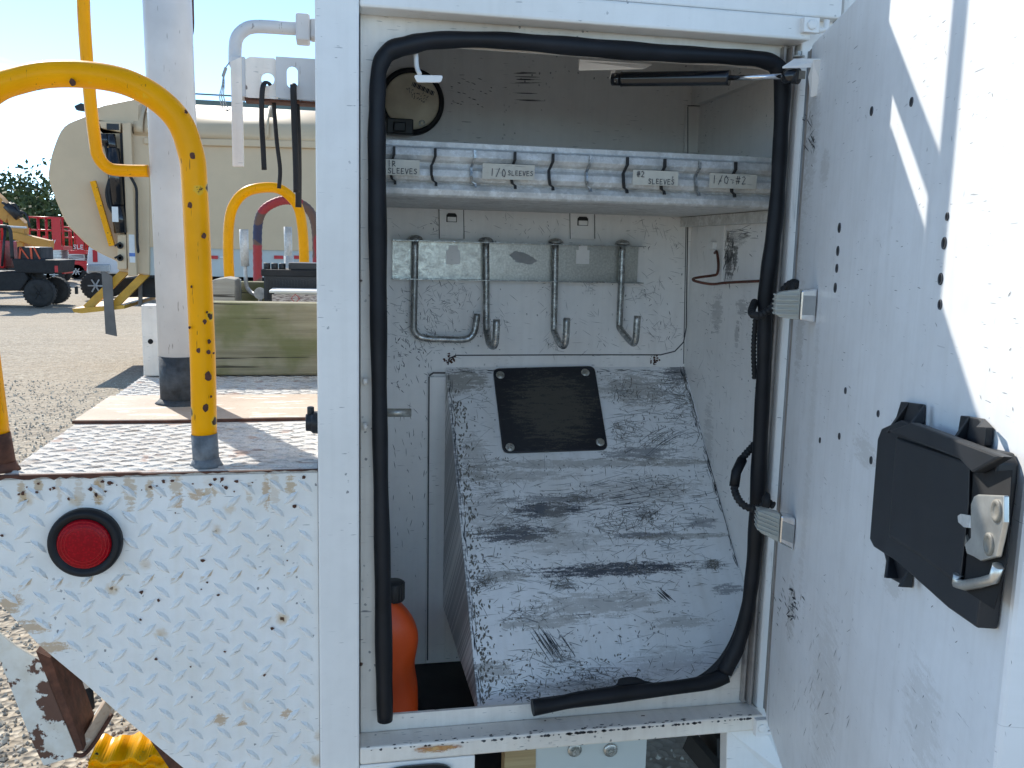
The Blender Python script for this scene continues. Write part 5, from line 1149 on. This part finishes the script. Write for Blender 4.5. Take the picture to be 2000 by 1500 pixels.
m = MB(); m.bar(gp(182, 354, -.1), gp(219, 480, -.1), .06, .06, (0, 1, 0)); m.build('prop_bar', M['yellow'], G)
m = MB(); m.prism([gp(229, 458, -.12), gp(246, 458, -.12), gp(247, 526, -.12), gp(229, 526, -.12)], (0, .1, 0)); m.build('latch_plate', M['cream'], G, bevel=.01)
for y_ in (480, 504):
    m = MB(); m.lathe(gp(235, y_, -.14), (0, -1, 0), [(.035, 0), (.035, .02), (.018, .02), (.018, 0)], 18); m.tube([gp(224, y_, -.14), gp(236, y_-6, -.14)], .012, 8); m.build('pin', M['dark'], G)
m = MB(); a, b = gp(251, 458, -.11), gp(264, 513, -.11); m.box(a.x, b.x, GY-.105, GY-.10, b.z, a.z); ds = m.build('decal', M['white'], G)
m = MB(); a, b = gp(252, 494, -.11), gp(264, 501, -.11); m.box(a.x, b.x, GY-.108, GY-.105, b.z, a.z); m.build('decal_band', plain('blue_print', (.1, .2, .5), .5, bmp=0), ds)
for (a_, b_) in ((408, 425), (535, 553), (574, 590)):
    m = MB(); a, b = gp(a_, 499, 0), gp(b_, 506, 0); m.box(a.x, b.x, GY+.03, GY+.049, b.z, a.z); m.build('reflector', M['red'], G)
m = MB(); a, b = gp(428, 501, 0), gp(444, 504, 0); m.box(a.x, b.x, GY+.03, GY+.049, b.z, a.z); m.build('reflector', M['white'], G)
# chassis, guard, flap, wheels
m = MB(); m.box(gp(225, 540).x, gp(1000, 540).x, GY+.3, GY+2.0, gp(400, 585).z, gp(400, 540).z-.05); m.build('chassis', M['dark'], G)
m = MB(); m.bar(gp(250, 525, .1), gp(170, 602, .1), .08, .09, (0, 0, 1)); m.build('guard_strut', M['ochre'], G)
m = MB(); m.bar(gp(289, 531, .1), gp(222, 598, .1), .08, .09, (0, 0, 1)); m.build('guard_strut', M['ochre'], G)
m = MB(); m.prism([gp(140, 603, 0), gp(206, 598, 0), gp(243, 596, 0), gp(243, 603, 0), gp(160, 612, 0), gp(144, 610, 0)], (0, 2.0, 0)); m.build('guard_bar', M['ochre'], G)
m = MB(); m.prism([gp(198, 530, -.06), gp(205, 530, -.06), gp(219, 540, -.06), gp(222, 600, -.06), gp(228, 657, -.06), gp(206, 652, -.06), gp(203, 600, -.06)], (0, .02, 0)); m.build('mud_flap', M['flap'], G)
m = MB(); m.prism([gp(270, 555, .2), gp(277, 555, .2), gp(277, 598, .2), gp(270, 598, .2)], (0, .05, 0)); m.build('support_leg', M['flap'], G)
wx_ = gp(364, 600).x
for dy in (0.15, 2.0):
    for dx in (0, 1.25):
        m = MB(); m.lathe((wx_+dx, GY+dy, .5), (0, 1, 0), [(.28, 0), (.44, .0), (.5, .05), (.5, .24), (.44, .29), (.28, .29)], 36); w = m.build('wheel', M['tyre'], G)
        m = MB(); m.lathe((wx_+dx, GY+dy+.02, .5), (0, 1, 0), [(.06, .05), (.15, .0), (.27, -.01), (.28, .1)], 24); m.build('rim', M['white'], w)
m = MB(); cbx = gp(1000, 500).x; m.box(cbx+.1, cbx+2.0, GY, GY+2.3, .55, 2.7); m.build('cab', M['creamdirty'], G, bevel=.12)
m = MB(); m.box(cbx+.5, cbx+1.6, GY-.01, GY+.01, 1.6, 2.4); m.build('cab_window', M['glass'], G)
m = MB(); m.tube([(cbx+1.2, GY+.1, .5), (cbx+1.2, GY+.4, .5)], .5, 30); m.build('wheel', M['tyre'], G)
# warehouse roof behind
BYY = 42
WB = thing('warehouse', (-4, BYY, 0), 'long low building with dark green roof edge just above the refuse truck roof', 'building')
a = PY(362, 186, BYY)
m = MB(); m.box(a.x, 30, BYY, BYY+15, 0, PY(400, 215, BYY).z); m.build('wall', M['grey'], WB)
m = MB(); m.box(a.x-.3, 30, BYY-.4, BYY+15, PY(400, 211, BYY).z, PY(400, 198, BYY).z); m.build('roof_edge', M['roofgreen'], WB)
m = MB(); m.box(a.x-.3, 30, BYY-.4, BYY-.3, PY(400, 188, BYY).z, PY(400, 185.5, BYY).z); m.build('roof_rail', M['roofgreen'], WB)
m = MB(); 
for k in range(14): m.box(a.x+k*2.4, a.x+k*2.4+.06, BYY-.38, BYY-.32, PY(400, 198, BYY).z, PY(400, 188, BYY).z)
m.build('rail_posts', M['roofgreen'], WB)

# ================================================================== UTV
UY = 23.0
U = thing('utility_vehicle', (PY(40, 560, UY).x, UY+.6, 0), 'black four-wheel utility vehicle with orange straps on its cargo bed, at far left', 'utility vehicle')
def up_(a, b, dy=0): return PY(a, b, UY+dy)
def wheel(parent, c, r, w, rimm, seg=32):
    m = MB(); m.lathe(c, (0, -1, 0), [(r*.5, -w), (r*.9, -w), (r, -w*.8), (r, -w*.2), (r*.92, 0), (r*.55, 0)], seg)
    for k in range(26):
        a = 2*math.pi*k/26; q = V(c)+V((math.cos(a)*r, w*.5, math.sin(a)*r)); m.bar(q+V((0, -w*.5, 0)), q+V((0, w*.5, 0)), r*.13, r*.025, V((math.cos(a), 0, math.sin(a))))
    o = m.build('wheel', M['tyre'], parent)
    m = MB(); m.lathe(c, (0, -1, 0), [(r*.53, -.02), (r*.5, .0), (r*.42, -.03), (r*.15, -.03), (r*.14, .01), (.001, .01)], seg)
    for k in range(6): a = k*math.pi/3; m.bar(V(c)+V((math.cos(a)*r*.12, -.01, math.sin(a)*r*.12)), V(c)+V((math.cos(a)*r*.5, -.01, math.sin(a)*r*.5)), r*.09, .03, (0, 1, 0))
    m.build('rim', rimm, o); return o
c = up_(74, 563); r_ = .33; c.z = r_+.02
wheel(U, c, r_, .28, M['dark']); wheel(U, c+V((0, 1.25, 0)), r_, .28, M['dark'])
wheel(U, c+V((-1.95, 0, 0)), r_, .25, M['dark']); wheel(U, c+V((-1.95, 1.25, 0)), r_, .25, M['dark'])
m = MB(); m.prism([up_(22, 505), up_(116, 508), up_(113, 533), up_(100, 535), up_(30, 533)], (0, 1.4, 0)); m.build('cargo_bed', M['rubber_dull'], U, bevel=.03)
m = MB(); m.box(up_(107, 520).x, up_(113, 520).x, UY-.02, UY, up_(0, 530).z, up_(0, 517).z); m.build('tail_lamp', M['red'], U)
m = MB(); m.prism([up_(-70, 530), up_(48, 532), up_(55, 545), up_(40, 568), up_(-70, 570)], (0, 1.35, 0)); m.build('lower_body', M['rubber_dull'], U, bevel=.03)
m = MB(); m.prism([up_(-100, 500), up_(-55, 495), up_(-50, 535), up_(-70, 545), up_(-100, 545)], (0, 1.35, 0)); m.build('bonnet', M['red'], U, bevel=.05)
for dy in (0.03, 1.3):
    m = MB(); m.tube(smooth_path([up_(24, 505, dy), up_(22, 470, dy), up_(18, 446, dy), up_(0, 442, dy), up_(-40, 443, dy), up_(-60, 470, dy), up_(-75, 500, dy)], 5), .04, 10); m.tube([up_(10, 446, dy), up_(4, 520, dy)], .03, 8); m.build('roll_bar', M['plastic'], U)
m = MB(); m.box(up_(-40, 440).x, up_(17, 440).x, UY, UY+1.35, up_(0, 444).z, up_(0, 440).z); m.build('roof_panel', M['white'], U, bevel=.02)
m = MB(); m.box(up_(-14, 500).x, up_(2, 500).x, UY+.2, UY+1.2, up_(0, 525).z, up_(0, 470).z); m.build('seat', M['red'], U, bevel=.05)
m = MB(); m.box(up_(28, 500).x, up_(75, 500).x, UY+.2, UY+1.2, up_(0, 507).z, up_(0, 481).z); m.build('cargo_box', M['plastic'], U, bevel=.03)
m = MB(); m.bar(up_(40, 483, .17), up_(38, 506, .17), .04, .02, (0, 1, 0)); m.bar(up_(40, 484, .17), up_(56, 506, .17), .03, .02, (0, 1, 0)); m.bar(up_(60, 483, .17), up_(62, 506, .17), .04, .02, (0, 1, 0)); m.bar(up_(66, 483, .17), up_(78, 506, .17), .03, .02, (0, 1, 0)); m.build('ratchet_straps', M['strap_orange'], U)
m = MB(); m.bar(up_(84, 567, .6), up_(112, 567, .6), .05, .05); m.box(up_(107, 0).x, up_(112, 0).x, UY+.55, UY+.65, up_(0, 575).z, up_(0, 560).z); m.tube([up_(60, 535, .2), up_(78, 560, .2)], .05, 8); m.build('tow_hitch', M['dark'], U)

# ================================================================== SUV
VY = 26.0
Sv = thing('parked_suv', (PY(240, 560, VY).x, VY+1, 0), 'white sport utility vehicle whose rear corner shows between the scissor lift and the refuse truck', 'car')
def vp(a, b, dy=0): return PY(a, b, VY+dy)
m = MB(); m.prism([vp(170, 500), vp(173, 480), vp(190, 478), vp(420, 478), vp(425, 500), vp(425, 535), vp(168, 535)], (0, 1.8, 0)); m.build('body', M['suvwhite'], Sv, bevel=.05)
m = MB(); m.prism([vp(175, 478, .05), vp(184, 450, .15), vp(330, 448, .15), vp(370, 478, .05)], (0, 1.6, 0)); m.build('cabin', M['suvwhite'], Sv, bevel=.05)
m = MB(); m.prism([vp(182, 475, .0), vp(189, 454, .1), vp(325, 452, .1), vp(355, 475, .0)], (0, .04, 0)); m.build('side_glass', M['glass'], Sv)
m = MB(); m.box(vp(181, 490).x, vp(190, 490).x, VY-.02, VY+.02, vp(0, 508).z, vp(0, 484).z); m.build('tail_lamp', M['red'], Sv)
m = MB(); m.prism([vp(168, 516, -.04), vp(215, 516, -.04), vp(215, 532, -.04), vp(172, 532, -.04)], (0, 1.88, 0)); m.build('bumper', M['silver'], Sv, bevel=.03)
for dx in (0, 2.9):
    for dy in (0.0, 1.5):
        c = vp(186, 540); wheel(Sv, V((c.x+dx, VY+dy+.0, .40)), .38, .25, M['silver'], 24)

# ================================================================== SCISSOR LIFTS
def scissor(px0, px1, Y, ztop_px, label, mast, ptop):
    def sp(a, b, dy=0): return PY(a, b, Y+dy)
    x0, x1 = sp(px0, 500).x, sp(px1, 500).x; c = (x0+x1)/2
    s = thing('scissor_lift', (c, Y+.6, 0), label, 'scissor lift', 'red scissor lifts')
    m = MB(); m.box(x0, x1, Y, Y+1.2, .35, .75); m.build('chassis', M['red'], s, bevel=.03)
    for wx in (x0+.35, x1-.35):
        for dy in (0, 1.0): wheel(s, V((wx, Y+dy, .32)), .3, .25, M['silver'], 20)
    zp = sp(0, ztop_px).z
    m = MB()
    n = 4
    for k in range(n):
        za, zb2 = .8+(zp-.95)*k/n, .8+(zp-.95)*(k+1)/n
        for dy in (.1, 1.0): m.bar((x0+.1, Y+dy, za), (x1-.1, Y+dy, zb2), .08, .10, (0, 1, 0)); m.bar((x0+.1, Y+dy+.06, zb2), (x1-.1, Y+dy+.06, za), .08, .10, (0, 1, 0))
    m.build('scissor_stack', M['silver'], s)
    m = MB(); m.box(x0, x1, Y, Y+1.2, zp-.14, zp); m.build('platform', M['red'], s)
    m = MB(); zt = sp(0, ptop).z
    for dy in (0.02, 1.16):
        for zz in (zp+.55*(zt-zp), zt): m.tube([(x0, Y+dy, zz), (x1, Y+dy, zz)], .03, 6)
        for q in range(5): m.tube([(x0+(x1-x0)*q/4, Y+dy, zp), (x0+(x1-x0)*q/4, Y+dy, zt)], .03, 6)
    for xx in (x0, x1):
        for zz in (zp+.55*(zt-zp), zt): m.tube([(xx, Y+.02, zz), (xx, Y+1.16, zz)], .03, 6)
    m.box(x1-.35, x1-.05, Y-.03, Y, zp, zt); m.build('guard_rail', M['red'], s)
    m = MB(); m.box(x0+.4*(x1-x0), x1-.5, Y-.04, Y-.03, zp-.02, zp+.35*(zt-zp)); m.build('control_box', M['red'], s)
    m = MB(); write(m, mast, V((x0+.45*(x1-x0), Y-.05, zp+.06)), (1, 0, 0), (0, 0, 1), (0, -1, 0), .16, .03); m.build('lettering', M['white'], s, recalc=False)
    return s
scissor(60, 124, 36, 478, 'red scissor lift with grey folded arms, nearer the yellow boom', 'NOV', 422)
scissor(126, 168, 40, 486, 'red scissor lift half hidden by the curved tail of the refuse truck', 'SLE', 440)
scissor(-60, 5, 42, 470, 'red scissor lift at the left edge behind the yellow boom', 'NO', 418)
# boom lift
OY = 30
def op(a, b, dy=0): return PY(a, b, OY+dy)
O_ = thing('boom_lift', (op(30, 500).x, OY, 0), 'folded orange-yellow boom lift resting behind the black utility vehicle', 'boom lift')
m = MB(); m.prism([op(-60, 330), op(0, 385), op(22, 412), op(10, 435), op(-10, 420), op(-70, 370)], (0, .5, 0)); m.build('upper_boom', M['boom'], O_, bevel=.02)
m = MB(); m.prism([op(12, 420), op(28, 418), op(48, 436), op(46, 458), op(20, 452)], (0, .5, 0)); m.build('knuckle', M['boom'], O_, bevel=.02)
m = MB(); m.prism([op(22, 452, -.1), op(97, 470, -.1), op(96, 487, -.1), op(88, 487, -.1), op(22, 466, -.1)], (0, .5, 0)); m.build('lower_boom', M['boom'], O_, bevel=.02)
m = MB(); m.tube([op(14, 400, -.15), op(38, 424, -.15)], .14, 12); m.build('hydraulic_cylinder', M['plastic'], O_)
for P_ in ([(16, 404), (30, 400), (42, 425)], [(30, 412), (50, 418), (58, 445)], [(4, 395), (20, 405), (35, 415)]):
    m = MB(); m.tube(smooth_path([op(a, b, -.2) for a, b in P_], 5), .04, 6); m.build('hose', M['plastic'], O_)
m = MB(); m.box(op(-30, 0).x, op(20, 0).x, OY, OY+1.2, .5, op(0, 470).z); m.build('turntable', M['boom'], O_, bevel=.05)
for xx in (-40, 12): wheel(O_, V((op(xx, 0).x, OY-.1, .45)), .42, .3, M['boom'], 24)

# ================================================================== TREES
def tree(x, y, h, w, label, seed, n=1500):
    t = thing('broadleaf_tree', (x, y, 0), label, 'tree', 'trees along the far edge of the yard'); r = random.Random(seed)
    m = MB(); m.tube([(x, y, 0), (x+.1, y, h*.3), (x+r.uniform(-.3, .3), y, h*.75)], [.28, .2, .06], 8)
    for k in range(7):
        a = r.uniform(0, 6.28); z = h*r.uniform(.25, .55); m.tube([(x+.1, y, z), (x+math.cos(a)*w*.3, y+math.sin(a)*w*.3, z+h*.22)], [.09, .03], 6)
    m.build('trunk', M['trunk'], t)
    m = MB(); cl = [(r.gauss(0, w*.27), r.gauss(0, w*.27), h*r.uniform(.35, .9), r.uniform(.12, .26)*w) for _ in range(26)]
    for _ in range(n):
        c = r.choice(cl); d = V((r.gauss(0, 1), r.gauss(0, 1), r.gauss(0, .8))).normalized()*c[3]*r.uniform(.75, 1.08)
        p = V((x+c[0], y+c[1], c[2]))+d; s = r.uniform(.09, .22); u = V((r.gauss(0, 1), r.gauss(0, 1), r.gauss(0, 1))).normalized(); v = u.orthogonal().normalized()
        m.add([p-u*s, p+v*s*.6, p+u*s, p-v*s*.6], [(0, 1, 2, 3)])
    m.build('crown', M['leaf'], t, recalc=False)
descr = ['tall dark tree at the far left edge behind the boom lift', 'rounded green tree behind the red scissor lifts', 'low bushy tree just right of the first scissor lift', 'green tree touching the curved tail of the refuse truck', 'small tree behind the second scissor lift', 'dark tree partly behind the refuse truck tail', 'leafy tree above the orange boom']
for i, (px, top, w) in enumerate(((-20, 350, 7), (62, 402, 8), (96, 405, 8), (140, 440, 7), (165, 470, 7), (200, 455, 8), (28, 395, 6))):
    Y = 60+3*(i % 3); q = PY(px, top, Y); tree(q.x, Y, q.z, w*1.3, descr[i], 40+i, 5000)
wd = MB(); r = random.Random(77)
for _ in range(9000):
    x = r.uniform(-70, 5); h = 3.5+1.6*math.sin(x*.35)+1.0*math.sin(x*1.1)
    p = V((x, 72+r.gauss(0, 1.5), r.uniform(0, 1)**.7*h)); s = r.uniform(.2, .5); u = V((r.gauss(0, 1), r.gauss(0, 1), r.gauss(0, 1))).normalized(); v = u.orthogonal().normalized()
    wd.add([p-u*s, p+v*s*.6, p+u*s, p-v*s*.6], [(0, 1, 2, 3)])
wd.build('hedgerow', M['leaf'], kind='stuff', label='dense green hedgerow along the far edge of the yard', recalc=False)
